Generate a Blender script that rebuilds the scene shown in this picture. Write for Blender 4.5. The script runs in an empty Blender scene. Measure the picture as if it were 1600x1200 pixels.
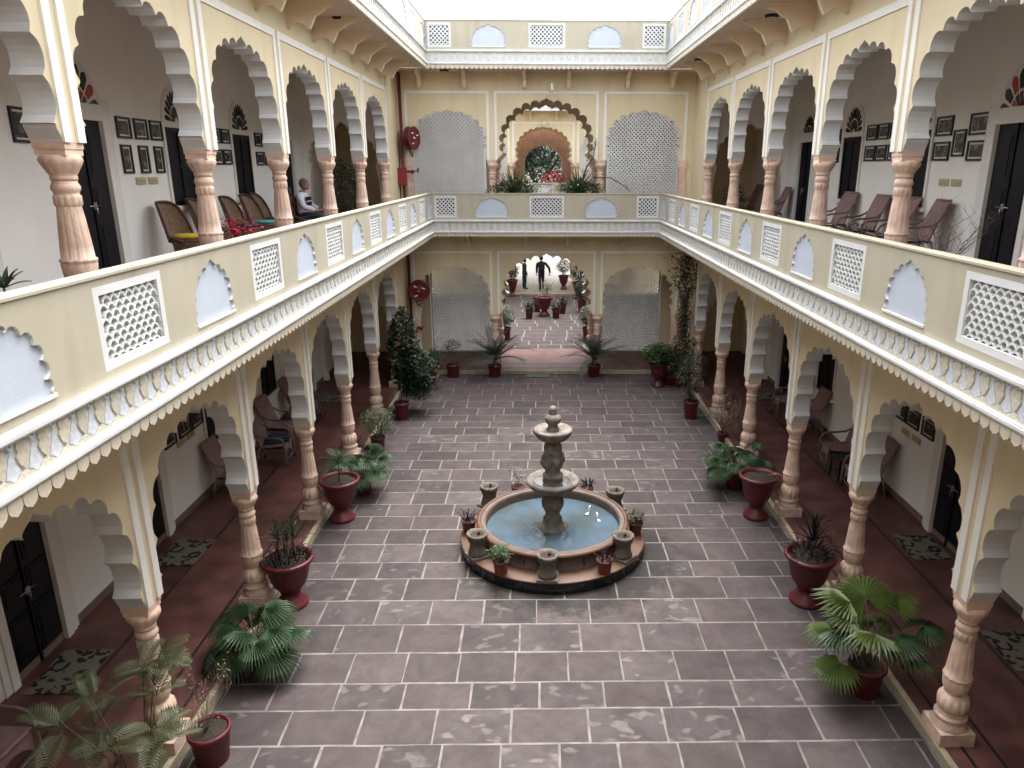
import bpy, bmesh, math, random
from mathutils import Vector, Matrix
from mathutils.geometry import tessellate_polygon
R = math.radians
PI = math.pi
rnd = random.Random(7)
S = bpy.context.scene
COL = S.collection

# ------------------------------------------------------------------ camera
def make_camera():
    yw, pt, rl = .0175, -.2899, .0027
    fw = Vector((math.sin(yw)*math.cos(pt), math.cos(yw)*math.cos(pt), math.sin(pt)))
    rt = Vector((math.cos(yw), -math.sin(yw), 0)); up = rt.cross(fw)
    r2 = rt*math.cos(rl)+up*math.sin(rl); u2 = -rt*math.sin(rl)+up*math.cos(rl)
    cd = bpy.data.cameras.new('camera'); co = bpy.data.objects.new('camera', cd); COL.objects.link(co)
    m = Matrix(((r2.x, u2.x, -fw.x, -.217), (r2.y, u2.y, -fw.y, 0), (r2.z, u2.z, -fw.z, 6.077), (0, 0, 0, 1)))
    co.matrix_world = m
    cd.sensor_fit = 'HORIZONTAL'; cd.sensor_width = 36; cd.lens = 1138.4/1600*36
    cd.shift_x = -61.7/1600
    cd.clip_start = .05; cd.clip_end = 2000
    S.camera = co
make_camera()

# ------------------------------------------------------------------ world, sun, exposure
SUN_EL, SUN_AZ = R(74), R(20)
w = bpy.data.worlds.new('World'); S.world = w; w.use_nodes = True
nt = w.node_tree; nt.nodes.clear()
sky = nt.nodes.new('ShaderNodeTexSky'); sky.sky_type = 'NISHITA'; sky.sun_disc = False
sky.sun_elevation = SUN_EL; sky.sun_rotation = SUN_AZ
sky.air_density = 1.0; sky.dust_density = 4.0; sky.ozone_density = 1.0
hs = nt.nodes.new('ShaderNodeHueSaturation'); hs.inputs['Saturation'].default_value = .22
bg = nt.nodes.new('ShaderNodeBackground'); bg.inputs['Strength'].default_value = .15
out = nt.nodes.new('ShaderNodeOutputWorld')
nt.links.new(sky.outputs[0], hs.inputs['Color']); nt.links.new(hs.outputs[0], bg.inputs[0]); nt.links.new(bg.outputs[0], out.inputs[0])
sd = bpy.data.lights.new('sun', 'SUN'); sd.energy = .5; sd.angle = R(50); sd.color = (1, .965, .9)
so = bpy.data.objects.new('sun', sd); COL.objects.link(so)
so.rotation_euler = (PI/2-SUN_EL, 0, PI-SUN_AZ)
S.view_settings.view_transform = 'Standard'; S.view_settings.look = 'None'
S.view_settings.exposure = 2.95; S.view_settings.gamma = 1
S.view_settings.use_curve_mapping = False
S.render.engine = 'CYCLES'
S.cycles.max_bounces = 12; S.cycles.diffuse_bounces = 8

# ------------------------------------------------------------------ materials
MATS = {}
def mat(name, color, rough=.7, var=.12, scale=3, bump=.1, bscale=40, color2=None, spec=.5, metal=0, objrand=0, stain=0, trans=0, coat=0):
    if name in MATS: return MATS[name]
    m = bpy.data.materials.new(name); m.use_nodes = True; t = m.node_tree; N = t.nodes; L = t.links
    b = N['Principled BSDF']; b.inputs['Roughness'].default_value = rough; b.inputs['Metallic'].default_value = metal
    b.inputs['Specular IOR Level'].default_value = spec
    if coat: b.inputs['Coat Weight'].default_value = coat
    tc = N.new('ShaderNodeTexCoord')
    no = N.new('ShaderNodeTexNoise'); no.inputs['Scale'].default_value = scale; no.inputs['Detail'].default_value = 5
    L.new(tc.outputs['Object'], no.inputs['Vector'])
    mx = N.new('ShaderNodeMix'); mx.data_type = 'RGBA'
    c2 = color2 or tuple(c*(1-var) for c in color)
    mx.inputs['A'].default_value = (*c2, 1); mx.inputs['B'].default_value = (*[min(1, c*(1+var*.5)) for c in color], 1)
    rp = N.new('ShaderNodeMapRange'); rp.inputs['From Min'].default_value = .35; rp.inputs['From Max'].default_value = .65
    L.new(no.outputs['Fac'], rp.inputs['Value']); L.new(rp.outputs[0], mx.inputs['Factor'])
    last = mx.outputs['Result']
    if stain:
        n2 = N.new('ShaderNodeTexNoise'); n2.inputs['Scale'].default_value = 1.3; n2.inputs['Detail'].default_value = 8
        mp = N.new('ShaderNodeMapping'); mp.inputs['Scale'].default_value = (2.5, 2.5, .5)
        L.new(tc.outputs['Object'], mp.inputs[0]); L.new(mp.outputs[0], n2.inputs['Vector'])
        r2 = N.new('ShaderNodeMapRange'); r2.inputs['From Min'].default_value = .5; r2.inputs['From Max'].default_value = .75
        r2.inputs['To Max'].default_value = stain
        L.new(n2.outputs['Fac'], r2.inputs['Value'])
        m2 = N.new('ShaderNodeMix'); m2.data_type = 'RGBA'
        m2.inputs['B'].default_value = (color[0]*.62, color[1]*.6, color[2]*.56, 1)
        L.new(r2.outputs[0], m2.inputs['Factor']); L.new(last, m2.inputs['A']); last = m2.outputs['Result']
    if objrand:
        oi = N.new('ShaderNodeObjectInfo'); h = N.new('ShaderNodeHueSaturation')
        r3 = N.new('ShaderNodeMapRange'); r3.inputs['To Min'].default_value = 1-objrand; r3.inputs['To Max'].default_value = 1+objrand
        L.new(oi.outputs['Random'], r3.inputs['Value']); L.new(r3.outputs[0], h.inputs['Value']); L.new(last, h.inputs['Color']); last = h.outputs[0]
    L.new(last, b.inputs['Base Color'])
    if bump:
        n3 = N.new('ShaderNodeTexNoise'); n3.inputs['Scale'].default_value = bscale; n3.inputs['Detail'].default_value = 4
        L.new(tc.outputs['Object'], n3.inputs['Vector'])
        bp = N.new('ShaderNodeBump'); bp.inputs['Strength'].default_value = bump; bp.inputs['Distance'].default_value = .01
        L.new(n3.outputs['Fac'], bp.inputs['Height']); L.new(bp.outputs[0], b.inputs['Normal'])
    if trans:
        tr = N.new('ShaderNodeBsdfTranslucent'); ms = N.new('ShaderNodeMixShader'); ms.inputs[0].default_value = trans
        L.new(last, tr.inputs['Color']); L.new(b.outputs[0], ms.inputs[1]); L.new(tr.outputs[0], ms.inputs[2])
        L.new(ms.outputs[0], N['Material Output'].inputs['Surface'])
    MATS[name] = m
    return m
CREAM = mat('cream_paint', (.68, .575, .375), .75, .05, 1.2, .08, 60, stain=.26)
PARA = mat('parapet_cream', (.375, .34, .255), .75, .07, 1.2, .08, 60, stain=.42)
CREAM_DULL = mat('cream_drip', (.54, .48, .38), .8, .1, 9, .3, 40)
WHITE = mat('white_paint', (.58, .59, .58), .65, .07, 2, .08, 50, stain=.32)
WALLW = mat('interior_white', (.88, .86, .80), .75, .04, 1, .05, 60, stain=.08)
CEIL = mat('ceiling_paint', (.66, .60, .53), .8, .05, 1, .05, 60, stain=.1)
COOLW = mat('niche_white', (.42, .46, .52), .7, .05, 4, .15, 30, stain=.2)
FRAMEW = mat('frame_white', (.78, .76, .70), .6, .04, 3, .05, 50, stain=.1)
BRKM = mat('bracket_cream', (.68, .55, .38), .8, .05, 2, .06, 60, stain=.1)
SOFF = mat('soffit_buff', (.60, .49, .39), .8, .06, 1.5, .05, 60, stain=.25)
PINK = mat('pink_stone', (.66, .475, .365), .7, .16, 7, .5, 60, stain=.5, objrand=.06)
PINKL = mat('pink_base', (.56, .41, .325), .75, .25, 7, .5, 60, stain=.75, objrand=.08)
SLATE = None
MORTAR = mat('mortar', (.145, .128, .118), .85, .35, 5, .4, 60)
KERB = mat('kerb_cream', (.33, .28, .19), .85, .25, 8, .5, 30, stain=.5)
REDFL = mat('red_stone_floor', (.108, .042, .036), .5, .45, 2.6, .08, 30, stain=.6)
DADO = mat('skirting_stone', (.20, .14, .12), .7, .2, 5, .2, 30)
BLACKI = mat('black_inlay', (.012, .012, .014), .4, .1, 5, 0)
DOORM = mat('dark_door_paint', (.0055, .0055, .009), .5, .3, 4, .05, 30, spec=.3)
GLASSD = mat('dark_window_glass', (.012, .012, .016), .12, .2, 2, 0)
STEEL = mat('steel', (.45, .45, .45), .3, .1, 5, 0, metal=.9)
POTR = mat('red_pot_paint', (.10, .010, .014), .45, .22, 6, .15, 40, objrand=.12, stain=.25)
POTT = mat('small_pot_paint', (.13, .022, .017), .5, .22, 6, .15, 40, objrand=.15)
SOIL = mat('soil', (.03, .02, .014), .95, .5, 30, .9, 60)
TERRA = mat('terracotta_stone', (.082, .037, .020), .6, .22, 6, .25, 40, stain=.35)
BASIN = mat('basin_stone', (.095, .066, .052), .65, .2, 6, .25, 40, stain=.3)
GREYST = mat('carved_grey_stone', (.105, .086, .070), .8, .3, 14, .8, 45, stain=.5)
FOUNT = mat('fountain_stone', (.15, .125, .105), .75, .4, 9, .9, 40, stain=.8)
BLKTILE = mat('black_tile', (.01, .011, .012), .15, .2, 5, 0, objrand=.3)
POOLBL = mat('pool_paint', (.25, .42, .56), .6, .2, 5, .1, 30)
MAUVE = mat('mauve_wicker', (.25, .15, .145), .65, .12, 12, .5, 220, objrand=.12)
MAUVED = mat('mauve_frame', (.20, .135, .13), .5, .12, 12, .2, 80)
CANE = mat('brown_cane', (.20, .12, .065), .7, .35, 30, .8, 150)
CANED = mat('dark_cane_rim', (.06, .028, .018), .6, .3, 20, .5, 90)
YELC = mat('yellow_cushion', (.62, .42, .03), .9, .2, 10, .3, 60)
TEALC = mat('teal_cushion', (.10, .36, .30), .9, .2, 10, .3, 60)
PURC = mat('purple_seat', (.05, .035, .06), .9, .2, 10, .3, 60)
BLACKF = mat('picture_frame_black', (.012, .011, .011), .35, .1, 5, 0)
MATW = mat('picture_mount', (.72, .70, .65), .8, .05, 5, 0)
RED = mat('fire_red', (.13, .006, .012), .4, .15, 6, .05, 30)
REDD = mat('pipe_maroon', (.10, .012, .014), .5, .25, 6, .1, 30)
BLUEV = mat('valve_blue', (.02, .04, .22), .5, .1, 5, 0)
SWY = mat('switch_yellow', (.50, .45, .26), .5, .05, 5, 0)
BARK = mat('bark', (.10, .075, .05), .9, .4, 14, .8, 60)
TWIG = mat('dry_twig', (.16, .12, .09), .9, .3, 14, .5, 60)
SKIN = mat('skin', (.34, .18, .12), .55, .08, 8, .05, 60)
HAIR = mat('grey_hair', (.14, .12, .11), .8, .3, 30, .5, 90)
HAIRB = mat('black_hair', (.012, .010, .010), .7, .3, 30, .5, 90)
DENIM = mat('dark_denim', (.022, .035, .055), .85, .2, 12, .3, 90)
BLKCL = mat('black_cloth', (.014, .012, .016), .85, .2, 12, .3, 90)
GRNCL = mat('dark_green_cloth', (.012, .028, .028), .85, .2, 12, .3, 90)
SHOE = mat('black_shoe', (.01, .01, .01), .5, .1, 5, 0)
DRIVE = mat('pale_wet_driveway', (.10, .083, .066), .42, .25, .6, .12, 3, stain=.3)
def leaf(name, c, var=.35, **k): return mat(name, c, .5, var, 2.5, .1, 20, trans=.25, objrand=.18, **k)
PALMG = leaf('fan_palm_green', (.036, .075, .030))
PALMY = leaf('fan_palm_lime', (.085, .125, .026))
CYCG = leaf('cycad_green', (.036, .058, .040))
BUSHG = leaf('bush_green', (.040, .088, .022))
BUSHD = leaf('dark_climber_green', (.022, .046, .024))
BUSHP = leaf('pale_leaf_green', (.055, .09, .034))
OLIVE = leaf('olive_leaf', (.05, .055, .025))
DARKP = leaf('dark_purple_leaf', (.010, .008, .011))
PURPL = leaf('purple_leaf', (.020, .010, .022))
STRAP = leaf('strap_leaf', (.045, .048, .026))
AREC = leaf('areca_leaf', (.085, .098, .045))
TREEG = leaf('tree_leaf', (.035, .062, .036))
FLOWR = mat('crimson_flower', (.55, .02, .06), .7, .2, 8, 0)
FLOWW = mat('white_flower', (.75, .75, .70), .7, .1, 8, 0)

def slate_material():
    m = bpy.data.materials.new('slate_paving'); m.use_nodes = True; t = m.node_tree; N = t.nodes; L = t.links
    b = N['Principled BSDF']; b.inputs['Roughness'].default_value = .55
    g = N.new('ShaderNodeNewGeometry'); oi = N.new('ShaderNodeObjectInfo')
    off = N.new('ShaderNodeVectorMath'); off.operation = 'SCALE'
    cmb = N.new('ShaderNodeCombineXYZ'); L.new(oi.outputs['Random'], cmb.inputs[0]); L.new(oi.outputs['Random'], cmb.inputs[2])
    L.new(cmb.outputs[0], off.inputs[0]); off.inputs['Scale'].default_value = 37
    add = N.new('ShaderNodeVectorMath'); L.new(g.outputs['Position'], add.inputs[0]); L.new(off.outputs[0], add.inputs[1])
    n1 = N.new('ShaderNodeTexNoise'); n1.inputs['Scale'].default_value = 3; n1.inputs['Detail'].default_value = 9; n1.inputs['Roughness'].default_value = .62; n1.inputs['Distortion'].default_value = .5
    L.new(add.outputs[0], n1.inputs['Vector'])
    c1 = N.new('ShaderNodeValToRGB'); e = c1.color_ramp.elements
    e[0].position = .3; e[0].color = (.041, .0325, .0325, 1); e[1].position = .72; e[1].color = (.072, .058, .057, 1)
    L.new(n1.outputs['Fac'], c1.inputs[0])
    # worn flaked patches with crisp rounded outlines
    n2 = N.new('ShaderNodeTexNoise'); n2.inputs['Scale'].default_value = 5.5; n2.inputs['Detail'].default_value = 1.0; n2.inputs['Distortion'].default_value = .35
    mp = N.new('ShaderNodeMapping'); mp.inputs['Scale'].default_value = (.8, 1.25, 1); L.new(add.outputs[0], mp.inputs[0]); L.new(mp.outputs[0], n2.inputs['Vector'])
    # threshold differs from slab to slab
    wn = N.new('ShaderNodeTexWhiteNoise'); wn.noise_dimensions = '1D'; L.new(oi.outputs['Random'], wn.inputs['W'])
    th = N.new('ShaderNodeMapRange'); th.inputs['To Min'].default_value = -.02; th.inputs['To Max'].default_value = -.34; L.new(wn.outputs['Value'], th.inputs['Value'])
    ad = N.new('ShaderNodeMath'); L.new(n2.outputs['Fac'], ad.inputs[0]); L.new(th.outputs[0], ad.inputs[1])
    r = N.new('ShaderNodeMapRange'); r.inputs['From Min'].default_value = .555; r.inputs['From Max'].default_value = .64; L.new(ad.outputs[0], r.inputs['Value'])
    n5 = N.new('ShaderNodeTexNoise'); n5.inputs['Scale'].default_value = 9; n5.inputs['Detail'].default_value = 3; L.new(add.outputs[0], n5.inputs['Vector'])
    fm = N.new('ShaderNodeMath'); fm.operation = 'MULTIPLY'; L.new(r.outputs[0], fm.inputs[0]); L.new(n5.outputs['Fac'], fm.inputs[1])
    mx = N.new('ShaderNodeMix'); mx.data_type = 'RGBA'; mx.inputs['B'].default_value = (.150, .125, .117, 1)
    L.new(fm.outputs[0], mx.inputs['Factor']); L.new(c1.outputs[0], mx.inputs['A'])
    h = N.new('ShaderNodeHueSaturation'); rr = N.new('ShaderNodeMapRange'); rr.inputs['To Min'].default_value = .78; rr.inputs['To Max'].default_value = 1.25
    L.new(oi.outputs['Random'], rr.inputs['Value']); L.new(rr.outputs[0], h.inputs['Value']); hh = N.new('ShaderNodeMapRange'); hh.inputs['To Min'].default_value = .82; hh.inputs['To Max'].default_value = 1.15; L.new(wn.outputs['Value'], hh.inputs['Value']); L.new(hh.outputs[0], h.inputs['Saturation']); L.new(mx.outputs['Result'], h.inputs['Color'])
    # grime ring splashed round the fountain plinth
    sb = N.new('ShaderNodeVectorMath'); sb.operation = 'DISTANCE'; sb.inputs[1].default_value = (.22, 10.72, 0); L.new(g.outputs['Position'], sb.inputs[0])
    gm = N.new('ShaderNodeMapRange'); gm.inputs['From Min'].default_value = 1.45; gm.inputs['From Max'].default_value = 2.3; gm.inputs['To Min'].default_value = .30; gm.inputs['To Max'].default_value = -.16; L.new(sb.outputs['Value'], gm.inputs['Value'])
    n7 = N.new('ShaderNodeTexNoise'); n7.inputs['Scale'].default_value = 5; n7.inputs['Detail'].default_value = 10; n7.inputs['Roughness'].default_value = .75; L.new(g.outputs['Position'], n7.inputs['Vector'])
    ga = N.new('ShaderNodeMath'); L.new(gm.outputs[0], ga.inputs[0]); L.new(n7.outputs['Fac'], ga.inputs[1])
    gr = N.new('ShaderNodeMapRange'); gr.inputs['From Min'].default_value = .56; gr.inputs['From Max'].default_value = .72; gr.inputs['To Max'].default_value = .75; L.new(ga.outputs[0], gr.inputs['Value'])
    gx = N.new('ShaderNodeMix'); gx.data_type = 'RGBA'; gx.inputs['B'].default_value = (.016, .016, .014, 1); L.new(gr.outputs[0], gx.inputs['Factor']); L.new(h.outputs[0], gx.inputs['A'])
    L.new(gx.outputs['Result'], b.inputs['Base Color'])
    n3 = N.new('ShaderNodeTexNoise'); n3.inputs['Scale'].default_value = 14; n3.inputs['Detail'].default_value = 6; L.new(add.outputs[0], n3.inputs['Vector'])
    bp = N.new('ShaderNodeBump'); bp.inputs['Strength'].default_value = .3; bp.inputs['Distance'].default_value = .01
    L.new(n3.outputs['Fac'], bp.inputs['Height']); L.new(bp.outputs[0], b.inputs['Normal'])
    rm = N.new('ShaderNodeMapRange'); rm.inputs['To Min'].default_value = .72; rm.inputs['To Max'].default_value = .95; b.inputs['Specular IOR Level'].default_value = .22; L.new(n3.outputs['Fac'], rm.inputs['Value']); L.new(rm.outputs[0], b.inputs['Roughness'])
    return m
SLATE = slate_material()
def water_material():
    m = bpy.data.materials.new('pool_water'); m.use_nodes = True; t = m.node_tree; N = t.nodes; L = t.links
    b = N['Principled BSDF']; b.inputs['Roughness'].default_value = .06; b.inputs['IOR'].default_value = 1.33
    n = N.new('ShaderNodeTexNoise'); n.inputs['Scale'].default_value = 2.2; n.inputs['Detail'].default_value = 4
    tc = N.new('ShaderNodeTexCoord'); L.new(tc.outputs['Object'], n.inputs['Vector'])
    c = N.new('ShaderNodeValToRGB'); e = c.color_ramp.elements
    e[0].position = .38; e[0].color = (.050, .064, .066, 1); e[1].position = .62; e[1].color = (.060, .090, .122, 1)
    L.new(n.outputs['Fac'], c.inputs[0]); L.new(c.outputs[0], b.inputs['Base Color'])
    n2 = N.new('ShaderNodeTexNoise'); n2.inputs['Scale'].default_value = 11; n2.inputs['Detail'].default_value = 3; L.new(tc.outputs['Object'], n2.inputs['Vector'])
    bp = N.new('ShaderNodeBump'); bp.inputs['Strength'].default_value = .55; bp.inputs['Distance'].default_value = .01
    L.new(n2.outputs['Fac'], bp.inputs['Height']); L.new(bp.outputs[0], b.inputs['Normal'])
    return m
WATER = water_material()
def picture_material():
    m = bpy.data.materials.new('picture_print'); m.use_nodes = True; t = m.node_tree; N = t.nodes; L = t.links
    b = N['Principled BSDF']; b.inputs['Roughness'].default_value = .25
    tc = N.new('ShaderNodeTexCoord'); oi = N.new('ShaderNodeObjectInfo')
    n = N.new('ShaderNodeTexNoise'); n.noise_dimensions = '4D'; n.inputs['Scale'].default_value = 11; n.inputs['Detail'].default_value = 5
    mu = N.new('ShaderNodeMath'); mu.operation = 'MULTIPLY'; mu.inputs[1].default_value = 50; L.new(oi.outputs['Random'], mu.inputs[0]); L.new(mu.outputs[0], n.inputs['W'])
    L.new(tc.outputs['Object'], n.inputs['Vector'])
    c = N.new('ShaderNodeValToRGB'); e = c.color_ramp.elements
    e[0].position = .47; e[0].color = (.010, .011, .014, 1); e[1].position = .68; e[1].color = (.17, .155, .13, 1)
    L.new(n.outputs['Fac'], c.inputs[0]); L.new(c.outputs[0], b.inputs['Base Color'])
    return m
PRINT = picture_material()
def mat_rug():
    m = bpy.data.materials.new('patterned_mat'); m.use_nodes = True; t = m.node_tree; N = t.nodes; L = t.links
    b = N['Principled BSDF']; b.inputs['Roughness'].default_value = .95
    tc = N.new('ShaderNodeTexCoord')
    nd = N.new('ShaderNodeTexNoise'); nd.inputs['Scale'].default_value = 9; L.new(tc.outputs['Object'], nd.inputs['Vector'])
    mx = N.new('ShaderNodeMix'); mx.data_type = 'VECTOR'; mx.inputs['Factor'].default_value = .06
    L.new(tc.outputs['Object'], mx.inputs['A']); L.new(nd.outputs['Color'], mx.inputs['B'])
    v = N.new('ShaderNodeTexVoronoi'); v.inputs['Scale'].default_value = 5.2; v.feature = 'F1'; L.new(mx.outputs['Result'], v.inputs['Vector'])
    a = N.new('ShaderNodeMath'); a.operation = 'COMPARE'; a.inputs[1].default_value = .44; a.inputs[2].default_value = .12; L.new(v.outputs['Distance'], a.inputs[0])
    n2 = N.new('ShaderNodeTexNoise'); n2.inputs['Scale'].default_value = 8; L.new(tc.outputs['Object'], n2.inputs['Vector'])
    g = N.new('ShaderNodeMath'); g.operation = 'GREATER_THAN'; g.inputs[1].default_value = .44; L.new(n2.outputs['Fac'], g.inputs[0])
    mm = N.new('ShaderNodeMath'); mm.operation = 'MULTIPLY'; L.new(a.outputs[0], mm.inputs[0]); L.new(g.outputs[0], mm.inputs[1])
    c = N.new('ShaderNodeMix'); c.data_type = 'RGBA'; c.inputs['A'].default_value = (.14, .12, .095, 1); c.inputs['B'].default_value = (.006, .006, .005, 1)
    L.new(mm.outputs[0], c.inputs['Factor']); L.new(c.outputs['Result'], b.inputs['Base Color'])
    return m
RUG = mat_rug()
def glass(name, c):
    return mat(name, c, .2, .15, 4, 0)
GL_RED = glass('red_glass', (.13, .012, .02)); GL_ORG = glass('orange_glass', (.42, .05, .02)); GL_GRN = glass('dark_green_glass', (.012, .03, .025)); GL_BRN = glass('brown_glass', (.035, .012, .011))

# ------------------------------------------------------------------ mesh helpers
class MB:
    def __init__(s): s.v = []; s.f = []; s.m = []; s.sm = []
    def add(s, vs, fs, mi=0, smooth=False):
        n = len(s.v); s.v += [tuple(v) for v in vs]
        for f in fs: s.f.append(tuple(i+n for i in f)); s.m.append(mi); s.sm.append(smooth)
        return s
    def box(s, x0, x1, y0, y1, z0, z1, mi=0, mat=None):
        vs = [(x, y, z) for z in (z0, z1) for y in (y0, y1) for x in (x0, x1)]
        if mat is not None: vs = [mat @ Vector(v) for v in vs]
        s.add(vs, [(0, 2, 3, 1), (4, 5, 7, 6), (0, 1, 5, 4), (2, 6, 7, 3), (0, 4, 6, 2), (1, 3, 7, 5)], mi); return s
    def plate(s, outer, holes, y0, y1, mi_front=0, mi_side=0, mi_back=None, smooth_side=False):
        """polygon in x,z extruded from y0 (back) to y1 (front)"""
        if mi_back is None: mi_back = mi_side
        loops = [outer]+list(holes)
        tris = tessellate_polygon([[Vector((p[0], p[1], 0)) for p in l] for l in loops])
        flat = [p for l in loops for p in l]
        n = len(s.v)
        for p in flat: s.v.append((p[0], y1, p[1]))
        for p in flat: s.v.append((p[0], y0, p[1]))
        N = len(flat)
        for a, b, c in tris:
            A, B, C = flat[a], flat[b], flat[c]
            ar = (B[0]-A[0])*(C[1]-A[1])-(B[1]-A[1])*(C[0]-A[0])
            if abs(ar) < 1e-12: continue
            if ar > 0: a, c = c, a   # front normal +y
            s.f.append((n+a, n+b, n+c)); s.m.append(mi_front); s.sm.append(False)
            s.f.append((n+N+c, n+N+b, n+N+a)); s.m.append(mi_back); s.sm.append(False)
        o = 0
        for li, l in enumerate(loops):
            ar = sum(l[i][0]*l[(i+1) % len(l)][1]-l[(i+1) % len(l)][0]*l[i][1] for i in range(len(l)))
            flip = (ar > 0) != (li > 0)
            for i in range(len(l)):
                a = n+o+i; b = n+o+(i+1) % len(l); q = (a, b, b+N, a+N)
                if not flip: q = q[::-1]
                s.f.append(q); s.m.append(mi_side); s.sm.append(smooth_side)
            o += len(l)
        return s
    def lathe(s, prof, n=24, mi=0, cx=0, cy=0, z0=0, mod=None, smooth=True, caps=True):
        vs = []
        for k, (r, z) in enumerate(prof):
            for i in range(n):
                a = 2*PI*i/n; rr = r*(mod(a, k, z) if mod else 1)
                vs.append((cx+rr*math.cos(a), cy+rr*math.sin(a), z0+z))
        fs = [(k*n+i, k*n+(i+1) % n, (k+1)*n+(i+1) % n, (k+1)*n+i) for k in range(len(prof)-1) for i in range(n)]
        s.add(vs, fs, mi, smooth)
        if caps:
            m = len(s.v)-len(vs)
            s.f.append(tuple(m+i for i in reversed(range(n)))); s.m.append(mi); s.sm.append(False)
            s.f.append(tuple(m+(len(prof)-1)*n+i for i in range(n))); s.m.append(mi); s.sm.append(False)
        return s
    def tube(s, pts, r, n=6, mi=0, r2=None, smooth=True, closed=False):
        pts = [Vector(p) for p in pts]; P = len(pts); vs = []
        prev = None
        for k, p in enumerate(pts):
            if closed: d = pts[(k+1) % P]-pts[k-1]
            else: d = pts[min(k+1, P-1)]-pts[max(k-1, 0)]
            if d.length < 1e-9: d = Vector((0, 0, 1))
            d.normalize()
            u = prev if prev is not None else (Vector((0, 0, 1)) if abs(d.z) < .9 else Vector((1, 0, 0)))
            u = (u-d*u.dot(d)); 
            if u.length < 1e-6: u = d.orthogonal()
            u.normalize(); prev = u; v = d.cross(u)
            rr = r if r2 is None else r+(r2-r)*k/(P-1)
            for i in range(n):
                a = 2*PI*i/n; vs.append(p+u*math.cos(a)*rr+v*math.sin(a)*rr)
        fs = []
        for k in range(P if closed else P-1):
            for i in range(n):
                j = (k+1) % P
                fs.append((k*n+i, k*n+(i+1) % n, j*n+(i+1) % n, j*n+i))
        s.add(vs, fs, mi, smooth)
        if not closed:
            m = len(s.v)-len(vs)
            s.f.append(tuple(m+i for i in reversed(range(n)))); s.m.append(mi); s.sm.append(False)
            s.f.append(tuple(m+(P-1)*n+i for i in range(n))); s.m.append(mi); s.sm.append(False)
        return s
    def sphere(s, c, r, n=10, mi=0, sc=(1, 1, 1)):
        vs = []; k = n//2+1
        for j in range(k+1):
            t = PI*j/k
            for i in range(n):
                a = 2*PI*i/n; vs.append((c[0]+r*sc[0]*math.sin(t)*math.cos(a), c[1]+r*sc[1]*math.sin(t)*math.sin(a), c[2]-r*sc[2]*math.cos(t)))
        fs = [(j*n+i, j*n+(i+1) % n, (j+1)*n+(i+1) % n, (j+1)*n+i) for j in range(k) for i in range(n)]
        s.add(vs, fs, mi, True); return s
    def mesh(s, name, mats):
        me = bpy.data.meshes.new(name); me.from_pydata(s.v, [], s.f)
        for m in (mats if isinstance(mats, (list, tuple)) else [mats]): me.materials.append(m)
        me.polygons.foreach_set('material_index', s.m); me.polygons.foreach_set('use_smooth', s.sm)
        me.update(); return me
    def build(s, name, mats, parent=None, loc=None, rot=None):
        return link(name, s.mesh(name, mats), parent, loc, rot)
def link(name, me, parent=None, loc=None, rot=None, scale=None):
    o = bpy.data.objects.new(name, me); COL.objects.link(o); o.parent = parent
    if loc is not None: o.location = loc
    if rot is not None: o.rotation_euler = rot
    if scale is not None: o.scale = (scale,)*3 if isinstance(scale, (int, float)) else scale
    return o
def tag(o, label=None, cat=None, group=None, kind=None):
    if label: o['label'] = label
    if cat: o['category'] = cat
    if group: o['group'] = group
    if kind: o['kind'] = kind
    return o
def empty(name, label, cat, loc=(0, 0, 0), rz=0, group=None):
    o = bpy.data.objects.new(name, None); COL.objects.link(o); o.location = loc; o.rotation_euler = (0, 0, rz)
    o.empty_display_size = .2
    return tag(o, label, cat, group)
def kids(o): return [c for c in bpy.data.objects if c.parent == o]
CH = {}
def copy_tree(o, parent=None):
    c = o.copy(); COL.objects.link(c); c.parent = parent
    for ch in kids(o):
        copy_tree(ch, c)
    return c
def copy_thing(root, label, loc, rz, scale=None):
    c = copy_tree(root); c.location = loc; c.rotation_euler = (0, 0, rz); c['label'] = label
    if scale: c.scale = (scale,)*3
    return c

# ------------------------------------------------------------------ arch outlines
def arc_lobe(p, q, h, n=6):
    """points strictly after p up to q, bulging to the left of p->q (outward for our traversal)"""
    p = Vector(p); q = Vector(q); d = q-p; L = d.length; nrm = Vector((d.y, -d.x))/L
    out = []
    for i in range(1, n+1):
        t = i/n; b = 4*t*(1-t); b = b**.7
        out.append(tuple(p+d*t+nrm*h*b))
    return out
def half_arch(base, cusps, apex, bulge):
    """right half, from base points up to apex (x>0)"""
    pts = list(base); 
    seq = [base[-1]]+list(cusps)
    for a, b in zip(seq[:-1], seq[1:]):
        L = math.hypot(b[0]-a[0], b[1]-a[1])
        pts += arc_lobe(a, b, min(bulge, L*.42))
    c = cusps[-1]; zt = apex
    x0, z0 = c; d = zt-z0
    pts += [(x0*1.12, z0+d*.18), (x0*1.02, z0+d*.36), (x0*.72, z0+d*.55), (x0*.36, z0+d*.70), (x0*.12, z0+d*.86), (0, zt)]
    return pts
def full_arch(h):
    return h+[(-x, z) for x, z in reversed(h[:-1])]      # right base -> apex -> left base
def side_profile(zs):
    base = [(1.206, 0), (1.20, .02), (1.15, .11), (1.148, .14), (1.12, .145)]
    cusps = [(1.095, .50), (1.03, .80), (.88, 1.05), (.66, 1.225), (.42, 1.285), (.15, 1.315)]
    base = [(x, z*zs) for x, z in base]; cusps = [(x, z*zs) for x, z in cusps]
    return full_arch(half_arch(base, cusps, 1.455*zs, .085))
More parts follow.
